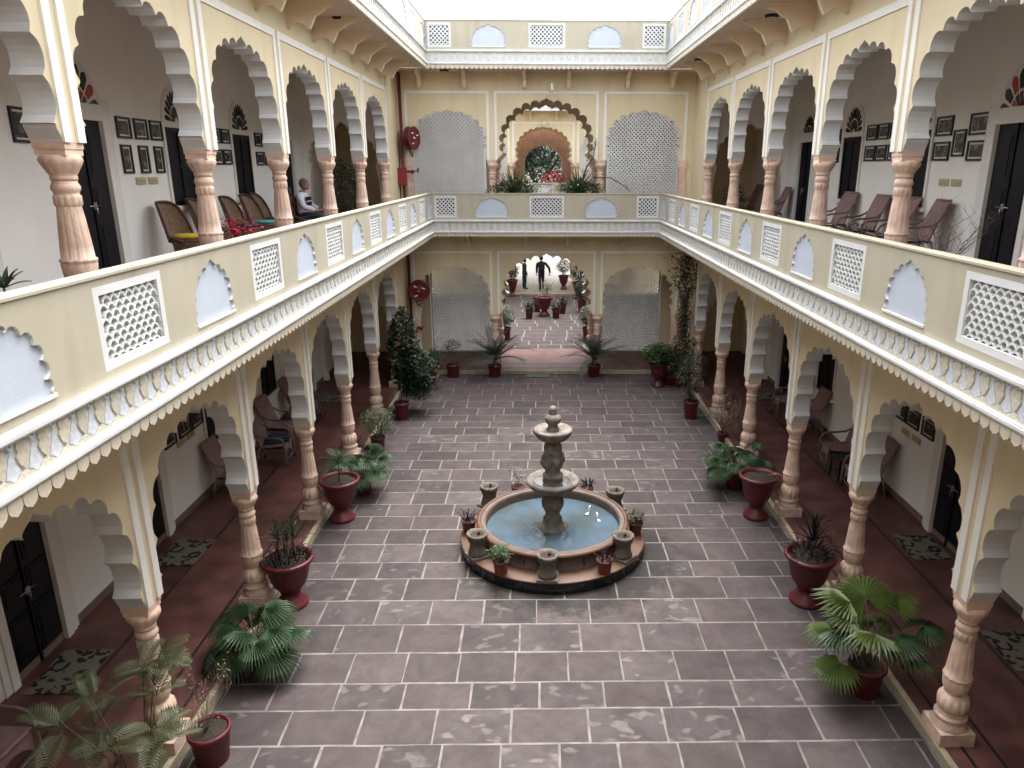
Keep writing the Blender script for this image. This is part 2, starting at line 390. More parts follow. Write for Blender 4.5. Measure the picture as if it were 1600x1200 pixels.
def ellipse_profile(a, b, zc, foot, z0, n, apex, bulge, xa, neck=None):
    base = [(foot, z0)]
    if neck: base += neck
    cusps = []
    t0 = -.18; t1 = math.acos(xa/a)
    for i in range(n+1):
        t = t0+(t1-t0)*i/n
        cusps.append((a*math.cos(t), zc+b*math.sin(t)))
    h = half_arch(base, cusps, apex, bulge)
    return full_arch(h)

BAY = 2.682; Y0 = 7.854          # bay centres along the side wings
ZG, ZU = .10, 4.51               # veranda floors
BG, BU = 1.853, 6.261            # top of capitals
SOF_G, SOF_U = 4.22, 8.54
AX = 4.124; DF = 21.53; PX = 3.148; BALW = .976

# ------------------------------------------------------------------ shared meshes for wings
def arch_panel_mesh(height, zs):
    mb = MB(); arch = side_profile(zs); hw = BAY/2
    poly = [(hw, 0)]+arch+[(-hw, 0), (-hw, height), (hw, height)]
    mb.plate(poly, [], -.27, 0, 0, 1, 1)
    return mb.mesh('arch_wall', [CREAM, WHITE])
def moulding_mesh(height_top, z0=.0, hw=1.23):
    mb = MB(); w_ = .102; t = .022
    for sx in (-1, 1):
        a, b = sorted((sx*(hw+.065), sx*(hw+.065-w_)))
        mb.box(a, b, 0, t, z0, height_top)
    mb.box(-(hw+.065), hw+.065, 0, t, height_top, height_top+w_)
    return mb.mesh('frame_moulding', FRAMEW)
def column_meshes():
    H = BG-ZG
    fl = lambda a: 1+.055*abs(math.sin(a*6))-.02
    prof = [(.150, .335), (.165, .36), (.178, .41), (.182, .46), (.172, .51), (.150, .545), (.128, .56),       # torus bulb
            (.126, .575), (.140, .60), (.158, .64), (.166, .69), (.164, .74), (.162, .755), (.172, .765), (.170, .785), (.158, .79),
            (.150, .90), (.138, 1.02), (.126, 1.14), (.116, 1.22), (.114, 1.235), (.124, 1.245), (.122, 1.30), (.124, 1.315), (.118, 1.325),
            (.118, 1.34), (.124, 1.350), (.136, 1.372), (.136, 1.395), (.126, 1.412), (.117, 1.425), (.117, 1.445)]
    def mod(a, k, z):
        if .40 < z < .53: return 1+.09*abs(math.sin(a*6))-.03
        if .785 < z < 1.22:
            ph = (a*12/(2*PI)) % 1; dd = min(abs(ph-.06), abs(ph-.94), abs(ph-.5)*1.0+.02 if False else 9)
            return 1.015-.085*max(0, 1-dd/.11)
        if .70 < z <= .785: return 1+.06*abs(math.sin(a*6+PI/2))-.01
        if 1.22 < z < 1.32: return 1+.08*abs(math.sin(a*6+PI/2))-.01
        return 1
    prof = [(a*(.82+.08*(.8-b if b < .8 else 0)), b) for a, b in prof]
    sh = MB(); sh.lathe(prof, 96, mod=mod)
    shaft = sh.mesh('column', PINK)
    cp = MB(); cprof = [(.117, 1.44), (.124, 1.46), (.124, 1.475), (.120, 1.485), (.134, 1.51), (.152, 1.54), (.178, 1.58), (.190, 1.61), (.186, 1.64), (.17, 1.652)]
    cprof = [(a*.84, b) for a, b in cprof]
    cp.lathe(cprof, 64, mod=lambda a, k, z: 1+(.06*abs(math.sin(a*6)) if 1.5 < z < 1.62 else 0))
    # abacus with a soft taper
    a0, a1 = .158, .126
    cp.box(-a1, a1, -a1, a1, 1.645, H-.055); cp.box(-a1-.008, a1+.008, -a1-.008, a1+.008, H-.055, H)
    cap = cp.mesh('capital', PINK)
    bs = MB(); bs.box(-.19, .19, -.19, .19, 0, .155)
    bs.lathe([(.182, .15), (.182, .165), (.175, .19), (.165, .225), (.156, .26), (.168, .275), (.168, .29), (.150, .305), (.14, .325), (.148, .34)], 32)
    base = bs.mesh('plinth', PINKL)
    return shaft, cap, base
def bracket_mesh():
    pts = [(0, 0), (0, -.40), (.03, -.41), (.06, -.37), (.12, -.335), (.20, -.325), (.26, -.35), (.31, -.41), (.345, -.41), (.37, -.37), (.44, -.23), (.50, -.20), (.56, -.16), (.62, -.11), (.68, -.10), (.74, -.07), (.74, 0)]
    mb = MB()
    # plate lies in y,z : build in x,z then swap
    mb.plate(pts, [], -.045, .045, 0, 0)
    mb.v = [(y, x, z) for x, y, z in mb.v]
    mb.f = [f[::-1] for f in mb.f]
    return mb.mesh('roof_bracket', BRKM)
def door_parts():
    w_, h = .46, 2.17
    fr = MB()
    for k, (o, t) in enumerate(((.30, .03), (.22, .055), (.12, .075))):
        i = (.22, .12, .0)[k]
        for sx in (-1, 1):
            a, b = sorted((sx*(w_+o), sx*(w_+i))); fr.box(a, b, 0, t, 0, h+o)
        fr.box(-w_-i, w_+i, 0, t, h+i, h+o)
    frame = fr.mesh('door_frame', FRAMEW)
    lf = MB()
    lf.box(-w_+.003, w_-.003, 0, .012, 0, h-.003)
    for sx in (-1, 1):
        for z0, z1 in ((.12, .78), (.90, 1.28), (1.40, 2.05)):
            a, b = sorted((sx*.05, sx*(w_-.06)))
            lf.box(a, b, .012, .028, z0, z1); lf.box(a+.05, b-.05, .028, .036, z0+.05, z1-.05)
    lf.box(-.018, .018, .012, .04, 0, h-.003)
    leafm = lf.mesh('door_leaf', DOORM)
    hd = MB(); hd.tube([(-.12, .05, 1.02), (.16, .05, 1.02)], .009, 6); hd.tube([(.02, .04, 1.0), (.02, .075, 1.0), (.02, .075, .90)], .010, 6)
    hd.box(-.02, .05, .04, .058, .97, 1.07)
    handle = hd.mesh('door_bolt', STEEL)
    return frame, leafm, handle
def window_parts():
    w_, z0, z1 = .46, .90, 2.19
    fr = MB()
    for sx in (-1, 1):
        a, b = sorted((sx*(w_+.07), sx*w_)); fr.box(a, b, 0, .035, z0-.0, z1+.07)
    fr.box(-w_, w_, 0, .035, z1, z1+.07); fr.box(-w_-.10, w_+.10, 0, .09, z0-.07, z0)
    frame = fr.mesh('window_frame', FRAMEW)
    sh = MB(); sh.box(-w_+.002, w_-.002, 0, .006, z0, z1-.002, 0)
    for a, b in ((-w_+.002, -w_+.06), (-.03, .03), (w_-.06, w_-.002)): sh.box(a, b, .006, .03, z0, z1-.002, 0)
    for a, b in ((z0, z0+.07), (z0+.62, z0+.66), (z1-.08, z1-.002)):
        sh.box(-w_+.06, -.03, .006, .028, a, b, 0); sh.box(.03, w_-.06, .006, .028, a, b, 0)
    shut = sh.mesh('window_shutter', DOORM)
    return frame, shut
def fan_parts(colors, n=9, r=.40, z0=2.33):
    """fanlight: white surround ring + petals of glass"""
    fr = MB(); outer = []; m = 20
    for i in range(m+1):
        t = PI*i/m; outer.append(((r+.075)*math.cos(t), z0+(r*1.24+.075)*math.sin(t)))
    fr.plate([(r+.075, z0-.06)]+outer+[(-r-.075, z0-.06)], [], 0, .03)
    ring = []
    frame = fr.mesh('fanlight_frame', FRAMEW)
    pet = []
    for row, (ra, rb) in enumerate(((.16, .50), (.57, 1.0))):
        for k in range(n):
            if row == 0 and n > 8 and k % 2: pass
            t0 = PI*(k+.15)/n; t1 = PI*(k+.85)/n
            P = []
            for i in range(4):
                t = t0+(t1-t0)*i/3; P.append((ra*r*math.cos(t), z0+ra*r*1.24*math.sin(t)))
            tm = (t0+t1)/2
            for f, g in ((1, .88), (.8, .95), (.5, 1.0), (.2, .95), (0, .88)):
                t = t0+(t1-t0)*f; q = ra+(rb-ra)*(1 if row else 1)*(g if row else .98); P.append((rb*g*r*math.cos(t) if row else rb*r*math.cos(t), z0+(rb*g if row else rb)*r*1.24*math.sin(t)))
            mb = MB(); mb.plate(P, [], .0305, .040)
            pet.append((mb, colors[(k*3+row) % len(colors)]))
    return frame, [(mb.mesh('fanlight_pane', c)) for mb, c in pet]

PANEL_U = arch_panel_mesh(SOF_U-BU, 1.0)
PANEL_G = arch_panel_mesh(SOF_G-BG, 1.14)
MOULD_U = moulding_mesh(7.90-BU); MOULD_G = moulding_mesh(3.72-BG)
SHAFT, CAP, PLINTH = column_meshes()
BRK = bracket_mesh()
DFRAME, DLEAF, DBOLT = door_parts()
WFRAME, WSHUT = window_parts()
FAN_A = fan_parts([GL_GRN, GL_RED, GL_GRN, GL_ORG], 8, .50, 2.28)
FAN_B = fan_parts([GL_BRN, DOORM, GL_BRN], 11, .41, 2.28)

def put_column(parent, u, ysign, z, loc_y=-.135):
    c = link('column', SHAFT, parent, (u, loc_y, z))
    link('capital', CAP, c); link('plinth', PLINTH, c)
    return c
def put_door(parent, u, z, yw, fan=FAN_A):
    d = link('door', DLEAF, parent, (u, yw+.001, z)); link('door_frame', DFRAME, d); link('door_bolt', DBOLT, d)
    f = link('fanlight', fan[0], parent, (u, yw+.001, z))
    for p in fan[1]: link('fanlight_pane', p, f)
def put_window(parent, u, z, yw):
    d = link('window', WSHUT, parent, (u, yw+.001, z)); link('window_frame', WFRAME, d)
    f = link('fanlight', FAN_B[0], parent, (u, yw+.001, z))
    for p in FAN_B[1]: link('fanlight_pane', p, f)

# ------------------------------------------------------------------ side wings
SW = MB(); SW.box(-.145, .145, 0, .018, -.055, .055); SW.box(-.13, .13, .018, .022, -.042, .042)
for i in range(5): SW.box(-.105+i*.045, -.075+i*.045, .022, .03, -.022, .02)
SWITCH = SW.mesh('switch_panel', SWY)
def side_wing(s):
    left = s < 0
    side = 'left' if left else 'right'
    W = empty('hotel_wing', 'long %s-hand wing with two storeys of scalloped arches on pink columns' % side, 'building', (s*AX, 0, 0), -PI/2 if left else PI/2)
    U = (lambda y: -y) if left else (lambda y: y)
    YW = -(6.5-AX)
    y_end = 20.15
    for lvl, (zf, zb, pan, mou) in enumerate(((ZG, BG, PANEL_G, MOULD_G), (ZU, BU, PANEL_U, MOULD_U))):
        for k in range(-3, 5):
            yc = Y0+k*BAY
            link('arch_wall', pan, W, (U(yc), 0, zb))
            link('frame_moulding', mou, W, (U(yc), 0, zb))
        for k in range(-3, 6):
            put_column(W, U(Y0-BAY/2+k*BAY), 0, zf)
        # plain corner wall between last column and rear wing
        mb = MB(); a, b = sorted((U(y_end-.14+.0), U(DF-.002)))
        top = (SOF_G if lvl == 0 else SOF_U)
        mb.box(a, b, -.27, -.001, zf, top); mb.build('corner_wall', CREAM, W)
        # back wall of the corridor
        mb = MB(); a, b = sorted((U(-3.0), U(21.0))); mb.box(a, b, YW-.25, YW, zf, top-.02, 0)
        mb.build('corridor_wall', WALLW, W)
        mb = MB(); mb.box(a, b, YW+.001, YW+.016, zf, zf+.12); mb.build('skirting', DADO, W)
        for yd in (5.0, 7.9, 10.65, 18.95) if left or lvl == 0 else (5.0, 7.9, 10.65, 18.95):
            put_door(W, U(yd), zf, YW, FAN_A if yd < 18 else FAN_B)
        for yw_ in (2.2, 13.45, 16.25):
            put_window(W, U(yw_), zf, YW)
        # transverse arch at the far end of the corridor
        mb = MB(); hw = -YW/2
        prof = ellipse_profile(.86, .78, 1.75, .90, 0, 6, 2.72, .07, .14)
        poly = [(hw, 0)]+prof+[(-hw, 0), (-hw, top-.03-zf), (hw, top-.03-zf)]
        mb.plate(poly, [], -.1, .1, 0, 0)
        mb.v = [(y, x, z) for x, y, z in mb.v]; mb.f = [f[::-1] for f in mb.f]
        mb.build('cross_arch', WALLW, W, (U(20.55), YW/2-.135+.0, zf))
        for yy, zz in ((12.04, 1.335), (12.41, 1.335)):
            link('switch_panel', SWITCH, W, (U(yy-.0), YW+.001, zf+zz))
    # slabs
    a, b = sorted((U(-3.0), U(DF-BALW-.02)))
    mb = MB(); mb.box(a, b, YW-.25, BALW-.14, SOF_G+.001, ZU-.001, 0); o = mb.build('gallery_slab', [SOFF], W)
    a2, b2 = sorted((U(-3.0), U(24.3)))
    mb = MB(); mb.box(a2, b2, YW-.25, -.272, SOF_G-.12, SOF_G+.0005); mb.build('corridor_ceiling', CEIL, W)
    mb = MB(); mb.box(a2, b2, YW-.25, -.272, SOF_U-.12, SOF_U-.001); mb.build('corridor_ceiling', CEIL, W)
    mb = MB(); mb.box(a, b, YW-3.0, BALW-.14, SOF_U+.001, 8.86, 0); mb.build('roof_slab', [SOFF], W)
    mb = MB(); mb.box(a, b, YW+.002, BALW-.15, ZU-.0005, ZU-.0001+.0001); 
    mb2 = MB(); mb2.box(a, b, YW+.0, BALW-.15, ZU-.0008, ZU); mb2.build('gallery_floor', REDFL, W)
    # brackets
    for k in range(-2, 5):
        for d in (-.67, .67):
            y = Y0+k*BAY+d
            link('roof_bracket', BRK, W, (U(y), .0, SOF_U)); link('roof_bracket', BRK, W, (U(y), .0, SOF_G), scale=(1, 1, .8))
    # rooms beyond the wall end: end wall and dim opening
    return W
WL = side_wing(-1); WR = side_wing(1)

# ------------------------------------------------------------------ rear wings (facades facing the camera)
CEN = ellipse_profile(1.215, 1.17, 1.86-1.64-0+.0, 1.40, 0, 7, 1.64, .085, .17, [(1.36, .07), (1.24, .17)])
def cen_profile(dz=0):
    # z relative to capital top (6.25)
    base = [(1.40, 0), (1.385, .03), (1.33, .07), (1.26, .14), (1.222, .21)]
    cusps = [(1.235, .46), (1.205, .72), (1.11, .98), (.93, 1.20), (.70, 1.36), (.45, 1.455), (.175, 1.50)]
    return full_arch(half_arch(base, cusps, 1.655, .11))
def sid_profile():
    base = [(1.02, 0), (1.02, .14), (.965, .20)]
    cusps = [(.985, .44), (.955, .68), (.86, .90), (.69, 1.06), (.47, 1.16), (.165, 1.215)]
    return full_arch(half_arch(base, cusps, 1.36, .10))
def jali_mesh(poly, zlo, pitch=.108, bar=.031, depth=.05, name='jali_lattice'):
    """diagonal lattice clipped to polygon (x,z)"""
    mb = MB(); xs = [p[0] for p in poly]; zs = [p[1] for p in poly]
    n = len(poly)
    for sgn in (1, -1):
        lo = min(xs)-max(zs)*1 if sgn > 0 else min(xs)+min(zs)
        c = min(x-sgn*z for x, z in poly); cm = max(x-sgn*z for x, z in poly)
        c = math.ceil(c/pitch)*pitch
        while c < cm:
            # line x = c + sgn*z
            hit = []
            for i in range(n):
                (x1, z1), (x2, z2) = poly[i], poly[(i+1) % n]
                f1 = x1-sgn*z1-c; f2 = x2-sgn*z2-c
                if (f1 > 0) != (f2 > 0):
                    t = f1/(f1-f2); hit.append(z1+(z2-z1)*t)
            hit.sort()
            for a, b in zip(hit[::2], hit[1::2]):
                if b-a < .01: continue
                h = bar*.7071
                y0, y1 = (0, depth) if sgn > 0 else (.0015, depth-.0015)
                xa, xb = c+sgn*a, c+sgn*b
                vs = [(xa-h, y0, a), (xa+h, y0, a), (xb+h, y0, b), (xb-h, y0, b), (xa-h, y1, a), (xa+h, y1, a), (xb+h, y1, b), (xb-h, y1, b)]
                mb.add(vs, [(0, 1, 2, 3), (7, 6, 5, 4), (0, 4, 5, 1), (3, 2, 6, 7), (1, 5, 6, 2), (0, 3, 7, 4)])
            c += pitch
    return mb.mesh(name, WHITE)
def inset_ring(poly, d):
    """scaled copy for a rim around an arch (towards its centroid)"""
    cx = 0; cz = sum(p[1] for p in poly)/len(poly)
    return [(x*(1-d), (z-cz)*(1-d)+cz) for x, z in poly]
SIDP = sid_profile(); SIDPOLY = [(1.03, -1.75)]+SIDP+[(-1.03, -1.75)]
SIDIN = inset_ring(SIDPOLY, .055)
JALI = jali_mesh(SIDIN, 0)
rim = MB(); rim.plate(inset_ring(SIDPOLY, .002), [SIDIN], 0, .04); JRIM = rim.mesh('jali_rim', WHITE)
def frame_box(mb, x0, x1, z0, z1, t, y0, y1):
    mb.box(x0, x1, y0, y1, z0, z0+t); mb.box(x0, x1, y0, y1, z1-t, z1); mb.box(x0, x0+t, y0, y1, z0+t, z1-t); mb.box(x1-t, x1, y0, y1, z0+t, z1-t)
JALIG = jali_mesh([(-1.0, -1.68), (1.0, -1.68), (1.0, SOF_G-1.84-.18), (-1.0, SOF_G-1.84-.18)], 0)
def rear_wing(yf, label, detail=True):
    """front face at yf; corridor behind, back arches at yf+2.4"""
    W = empty('hotel_wing', label, 'building', (0, yf, 0), PI)
    for lvl, (zf, top) in enumerate(((ZG, SOF_G), (ZU, SOF_U))):
        zb = zf+1.74; H = top-zb; zs = 1.09 if lvl == 0 else 1.0
        for fb, yy in enumerate((0, -2.37)):
            mb = MB(); poly = [(1.53, 0)]+[(x, z*zs) for x, z in cen_profile()]+[(-1.53, 0), (-1.53, H), (1.53, H)]
            mb.plate(poly, [], -.24, 0, 0, 1, 0)
            mb.build('arch_wall', [CREAM, WHITE if detail else CREAM], W, (0, yy, zb))
            for sx in (-1, 1):
                mb = MB(); e = 4.39 if fb == 0 else 6.62
                hw = e-1.53; c0 = 0     # local x measured from 1.53
                arch = [(x+2.73, z*zs) for x, z in sid_profile()]
                if lvl == 1 and fb == 1: arch = []  # upper back side arches filled with added wall to keep the corridor dark
                poly = [(e, -1.74), (3.83, -1.74), (3.83, 0)]+arch+[(1.53, 0), (1.53, H), (e, H)]
                if lvl == 0 and fb == 1: poly = [(e, -1.74), (3.80, -1.74), (3.80, H-.12), (1.66, H-.12), (1.53, H-.12), (1.53, H), (e, H)]
                if not arch: poly = [(e, -1.74), (1.66, -1.74), (1.66, 0), (1.53, 0), (1.53, H), (e, H)]
                poly = [(sx*x, z) for x, z in poly]
                # pieces that would stick out in front of the column: none
                mb.plate(poly, [], -.24, 0, 0, 1, 0)
                mb.build('arch_wall', [CREAM, WHITE], W, (0, yy, zb))
                if (lvl == 1 and fb == 0) or (lvl == 0 and fb == 1):
                    sc = 1
                    if lvl: j = link('jali_screen', JRIM, W, (sx*2.73, yy-.06, zb)); link('jali_lattice', JALI, j)
                    else:
                        bm_ = MB(); frame_box(bm_, -1.06, 1.06, -1.74, H-.121, .06, 0, .04); j = bm_.build('jali_screen', WHITE, W, (sx*2.73, yy-.06, zb)); link('jali_lattice', JALIG, j)
                    # reveal strips between jali and the columns
                if fb == 0:
                    put_pil = link('column', SHAFT, W, (sx*1.54, yy-.12, zf)); link('capital', CAP, put_pil); link('plinth', PLINTH, put_pil)
                    mb = MB()
                    a, b = 1.60, 3.93
                    zt = 8.07-6.25+(.05 if lvl == 0 else 0)
                    for p, q in ((a, a+.07), (b-.07, b)):
                        p, q = sorted((sx*p, sx*q)); mb.box(p, q, 0, .022, 0 if p != 0 else 0, zt-.07)
                    p, q = sorted((sx*a, sx*b)); mb.box(p, q, 0, .022, zt-.07, zt)
                    mb.build('frame_moulding', FRAMEW, W, (0, 0, zb))
                    mb = MB(); p, q = sorted((sx*3.76, sx*3.96)); mb.box(p, q, 0, .05, 0, 1.56); mb.box(min(p, q)-.02, max(p, q)+.02, 0, .07, 1.56, 1.74); mb.box(min(p, q)-.03, max(p, q)+.03, 0, .08, 0, .2)
                    for g in range(4):
                        x = p+.035+g*.043; mb.box(x, x+.018, .05, .058, .25, 1.5)
                    mb.build('pilaster', PINK, W, (0, .001, zf))
                else:
                    c = link('column', SHAFT, W, (sx*1.54, yy-.12, zf)); link('capital', CAP, c)
            if fb == 0:
                mb = MB(); zt = 8.07-6.25+(.05 if lvl == 0 else 0)
                for sx in (-1, 1):
                    p, q = sorted((sx*1.45, sx*1.38)); mb.box(p, q, 0, .022, 0, zt-.07)
                mb.box(-1.45, 1.45, 0, .022, zt-.07, zt); mb.build('frame_moulding', FRAMEW, W, (0, 0, zb))
        mb = MB(); mb.box(-6.5, 6.5, -2.40, -.242, top-.05, top+.0); mb.build('corridor_ceiling', CEIL, W)
    for x in (-3.42, -2.20, -.60, .60, 2.22, 3.44):
        link('roof_bracket', BRK, W, (x, 0, SOF_U)); link('roof_bracket', BRK, W, (x, 0, SOF_G), scale=(1, 1, .8))
    bw = BALW-.14
    ex = 4.124-.02 if detail else 6.5
    mb = MB(); mb.box(-6.6, 6.6, -2.61, 0, SOF_G+.001, ZU); mb.box(-PX-(.0 if detail else 2), PX+(.0 if detail else 2), 0, bw, SOF_G+.001, ZU); mb.build('gallery_slab', SOFF, W)
    mb = MB(); mb.box(-6.6, 6.6, -2.61, 0, SOF_U+.001, 8.86); mb.box(-6.6, 6.6, 0, bw, SOF_U+.001, 8.86); mb.build('roof_slab', SOFF, W)
    mb = MB(); mb.box(-6.6, 6.6, -2.37, bw, ZU, ZU+.006); mb.build('gallery_floor', REDFL, W)
    return W
WF = rear_wing(DF, 'rear wing facing the camera with pierced screens either side of its middle arch')
WF2 = rear_wing(36.0, 'distant wing with its own scalloped arch seen through the rear middle arch', False)

# ------------------------------------------------------------------ balconies: parapet, jali, niches, leaf band, drips
def niche_outline(hw=.38, h=.53):
    base = [(hw, 0), (hw, .02)]
    cusps = [(hw*.92, .10), (hw*.90, .22), (hw*.78, .32), (hw*.54, .40), (hw*.24, .44)]
    return full_arch(half_arch(base, cusps, h, .045))
def niche_outline_wide(hw=.43, h=.53):
    base = [(hw, 0), (hw, .02)]
    cusps = [(hw*.94, .10), (hw*.93, .22), (hw*.80, .33), (hw*.55, .41), (hw*.22, .45)]
    return full_arch(half_arch(base, cusps, h, .035))
def fishscale_mesh(w_, h, nx, nz):
    mb = MB(); px_ = w_/nx; pz = h/nz
    for r in range(nz+1):
        for c in range(nx+1):
            x = -w_/2+px_*(c+(.5 if r % 2 else 0)); z = r*pz
            if x > w_/2-px_*.2 or x < -w_/2+px_*.2: continue
            N = 7; ro = px_*.56; ri = px_*.42; ring = []
            yy0, yy1 = .012, .055-.0003*(r % 3)
            for i in range(N+1):
                t = PI*i/N; sx, sz = math.cos(t), math.sin(t)
                ring.append((x+ro*sx, z-pz*.5+pz*1.32*sz*.95, x+ri*sx, z-pz*.5+pz*.98*sz*.95))
            vs = []
            for a, b, c2, d in ring: vs += [(a, yy1, b), (c2, yy1, d), (a, yy0, b), (c2, yy0, d)]
            fs = []
            for i in range(N):
                o = i*4; p = o+4
                fs += [(o, p, p+1, o+1), (o+1, p+1, p+3, o+3), (o, o+2, p+2, p)]
            vs = [(max(-w_/2, min(w_/2, a)), b, max(0, min(h, c3))) for a, b, c3 in vs]
            mb.add(vs, fs, 0)
    return mb
FS = fishscale_mesh(.76, .45, 8, 9); FS.box(-.38, .38, 0, .010, 0, .45); FISH = FS.mesh('fish_scale_lattice', WHITE)
fb_ = MB(); frame_box(fb_, -.445, .445, 0, .57, .06, -.03, .02); frame_box(fb_, -.470, .470, -.025, .595, .024, -.06, .008) if False else None
JFR = fb_.mesh('jali_frame', WHITE)
def sq_jali(hw, h):
    mb = MB(); frame_box(mb, -hw, hw, 0, h, .05, -.03, .02); fr = mb.mesh('jali_frame', WHITE)
    la = jali_mesh([(-hw+.05, .05), (hw-.05, .05), (hw-.05, h-.05), (-hw+.05, h-.05)], 0, .105, .026, .025, 'diamond_lattice')
    return fr, la
SQ_S = sq_jali(.30, .57); SQ_M = sq_jali(.47, .57)
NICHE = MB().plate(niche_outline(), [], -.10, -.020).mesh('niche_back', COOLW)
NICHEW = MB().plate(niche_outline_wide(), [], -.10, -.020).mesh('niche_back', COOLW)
NSILL = MB().box(-.40, .40, -.018, .012, -.022, .0).mesh('niche_sill', WHITE)
def petal_mesh():
    mb = MB()
    top = [(-.052, .245), (-.075, .20), (-.062, .165), (-.085, .14), (-.070, .11), (-.045, .085), (0, .055), (.045, .085), (.070, .11), (.085, .14), (.062, .165), (.075, .20), (.052, .245)]
    mb.plate([(x*.62, z) for x, z in top], [], 0, .013)
    low = [(-.085, 0), (-.048, .03), (-.012, .045), (0, .055-.012), (.012, .045), (.048, .03), (.085, 0)]
    mb.plate(low, [], 0, .012)
    return mb
def leafshape():
    mb = MB()
    pts = [(0, .008), (-.03, .03), (-.062, .045), (-.045, .085), (-.03, .12), (-.018, .155), (0, .175), (.018, .155), (.03, .12), (.045, .085), (.062, .045), (.03, .03)]
    mb.plate(pts, [], 0, .006)
    u = [(-.036, .245), (-.016, .205), (0, .195), (.016, .205), (.036, .245), (.024, .245), (0, .212), (-.024, .245)]
    mb.plate(u, [], 0, .018)
    return mb
def drip_mesh():
    mb = MB(); w_ = .0585
    pts = [(-w_, .10), (-w_, .035), (-w_*.75, .012), (-w_*.3, .0), (0, -.012), (w_*.3, .0), (w_*.75, .012), (w_, .035), (w_, .10)]
    mb.plate(pts, [], -.03, .012); return mb
PETAL = petal_mesh(); LEAFO = leafshape(); DRIP = drip_mesh()
PETAL_M = PETAL.mesh('petal_ornament', mat('petal_cream', (.53, .49, .39), .85, .18, 25, .6, 60, objrand=.08)); LEAF_M = LEAFO.mesh('leaf_ornament', mat('leaf_white', (.53, .56, .60), .8, .12, 25, .6, 60)); DRIP_M = DRIP.mesh('drip_ornament', CREAM_DULL)
def joined(src, xs, z, y, name, m, parent):
    mb = MB()
    for x in xs: mb.add([(v[0]+x, v[1]+y, v[2]+z) for v in src.v], src.f, 0)
    o = mb.build(name, m, parent); o['kind'] = 'stuff'; return o
def balcony(side, dz, ynear, name, label, individual):
    """side -1,1 (along y) or 0 (rear, along x)"""
    if side:
        B = empty(name, label, 'balcony', (side*PX, 0, dz), -PI/2 if side < 0 else PI/2)
        U = (lambda y: -y) if side < 0 else (lambda y: y)
        ua, ub = ynear, DF-BALW
        jal = [(5.245+2.72*k, 'f') for k in range(-2, 7)]; jal = [j for j in jal if ua+.5 < j[0] < ub-.4]
        nic = [(6.59+2.72*k) for k in range(-3, 6)]; nic = [n for n in nic if ua+.4 < n < ub-.3]
    else:
        B = empty(name, label, 'balcony', (0, DF-BALW, dz), PI)
        U = lambda x: -x
        ua, ub = -PX, PX
        jal = [(-2.775, 's'), (0, 'm'), (2.775, 's')]; nic = [-1.51, 1.49]
    zt, zb = 5.36, 4.67
    seg = []
    # parapet wall with openings
    holes = []
    for y, k in jal:
        hw = {'f': .445, 's': .30, 'm': .47}[k]
        holes.append([(U(y)-hw, 4.735), (U(y)+hw, 4.735), (U(y)+hw, 5.305), (U(y)-hw, 5.305)])
    no = niche_outline() if side else niche_outline_wide()
    for y in nic: holes.append([(U(y)+a, 4.755+b) for a, b in no])
    a, b = sorted((U(ua), U(ub)))
    mb = MB(); mb.plate([(a, zb), (b, zb), (b, zt), (a, zt)], holes, -.13, 0, 0, 1, 0); mb.build('parapet_wall', [PARA, WHITE], B)
    mb = MB(); mb.box(a, b, -.14, .012, zt+.0005, zt+.02); mb.build('coping', PARA, B)
    for y, k in jal:
        if k == 'f':
            f = link('jali_panel', JFR, B, (U(y), -.02, 4.735)); l = link('fish_scale_lattice', FISH, f, (0, -.045, .06))
        else:
            fr, la = SQ_S if k == 's' else SQ_M
            f = link('jali_panel', fr, B, (U(y), -.02, 4.735)); link('diamond_lattice', la, f, (0, -.02, 0))
            bp = MB(); bp.box(-(.29 if k == 's' else .46), (.29 if k == 's' else .46), -.095, -.075, .01, .56); bp.build('added_backing', mat('hole_tone_dark', (.05, .04, .045), .8, .1, 5, 0) if dz == 0 else mat('hole_tone_grey', (.30, .31, .33), .8, .1, 5, 0), f)  # panel added behind the lattice so its holes read dark, grey on roof
    for y in nic:
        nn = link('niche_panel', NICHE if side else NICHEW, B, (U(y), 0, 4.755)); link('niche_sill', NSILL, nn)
    # mouldings
    mb = MB()
    for z0, z1, t in ((4.615, 4.668, .045), (4.63, 4.655, .055), (4.315, 4.368, .05), (4.33, 4.355, .060)):
        mb.box(a, b, -.13 if t in (.045, .05) else .03, t, z0, z1)
    mb.build('string_course', WHITE, B)
    mb = MB(); mb.box(a, b, -.13, .0, 4.368, 4.615); mb.build('frieze_ground', WHITE, B)
    mb = MB(); mb.box(a, b, -.13, .0, SOF_G+.01, 4.315); mb.build('fascia', CREAM_DULL, B)
    # ornaments
    n = int((ub-ua)/.187); st = (ub-ua)/n
    xs = [ua+st*(i+.5) for i in range(n)]; xl = [ua+st*i for i in range(1, n)]
    nd = int((ub-ua)/.125); sd_ = (ub-ua)/nd; xd = [ua+sd_*(i+.5) for i in range(nd)]
    def split(L):
        if individual is True: return L, []
        if individual is False: return [], L
        return [q for q in L if q < individual and q > ua+1.2], [q for q in L if not (q < individual and q > ua+1.2)]
    for L, src, me, z, y, nm, mt in ((xs, PETAL, PETAL_M, 4.3685, 0.0005, 'petal_ornament', PETAL_M.materials[0]), (xl, LEAFO, LEAF_M, 4.3685, .0008, 'leaf_ornament', LEAF_M.materials[0]), (xd, DRIP, DRIP_M, 4.214, .022, 'drip_ornament', CREAM_DULL)):
        p, q = split(L)
        for x in p: link(nm, me, B, (U(x), y, z))
        if q: joined(src, [U(x) for x in q], z, y, nm+'s', mt, B)
    return B
NB = .40
balcony(-1, 0, NB, 'gallery_balcony', 'left cream balcony wall of the upper gallery with pierced panels and niches', 14)
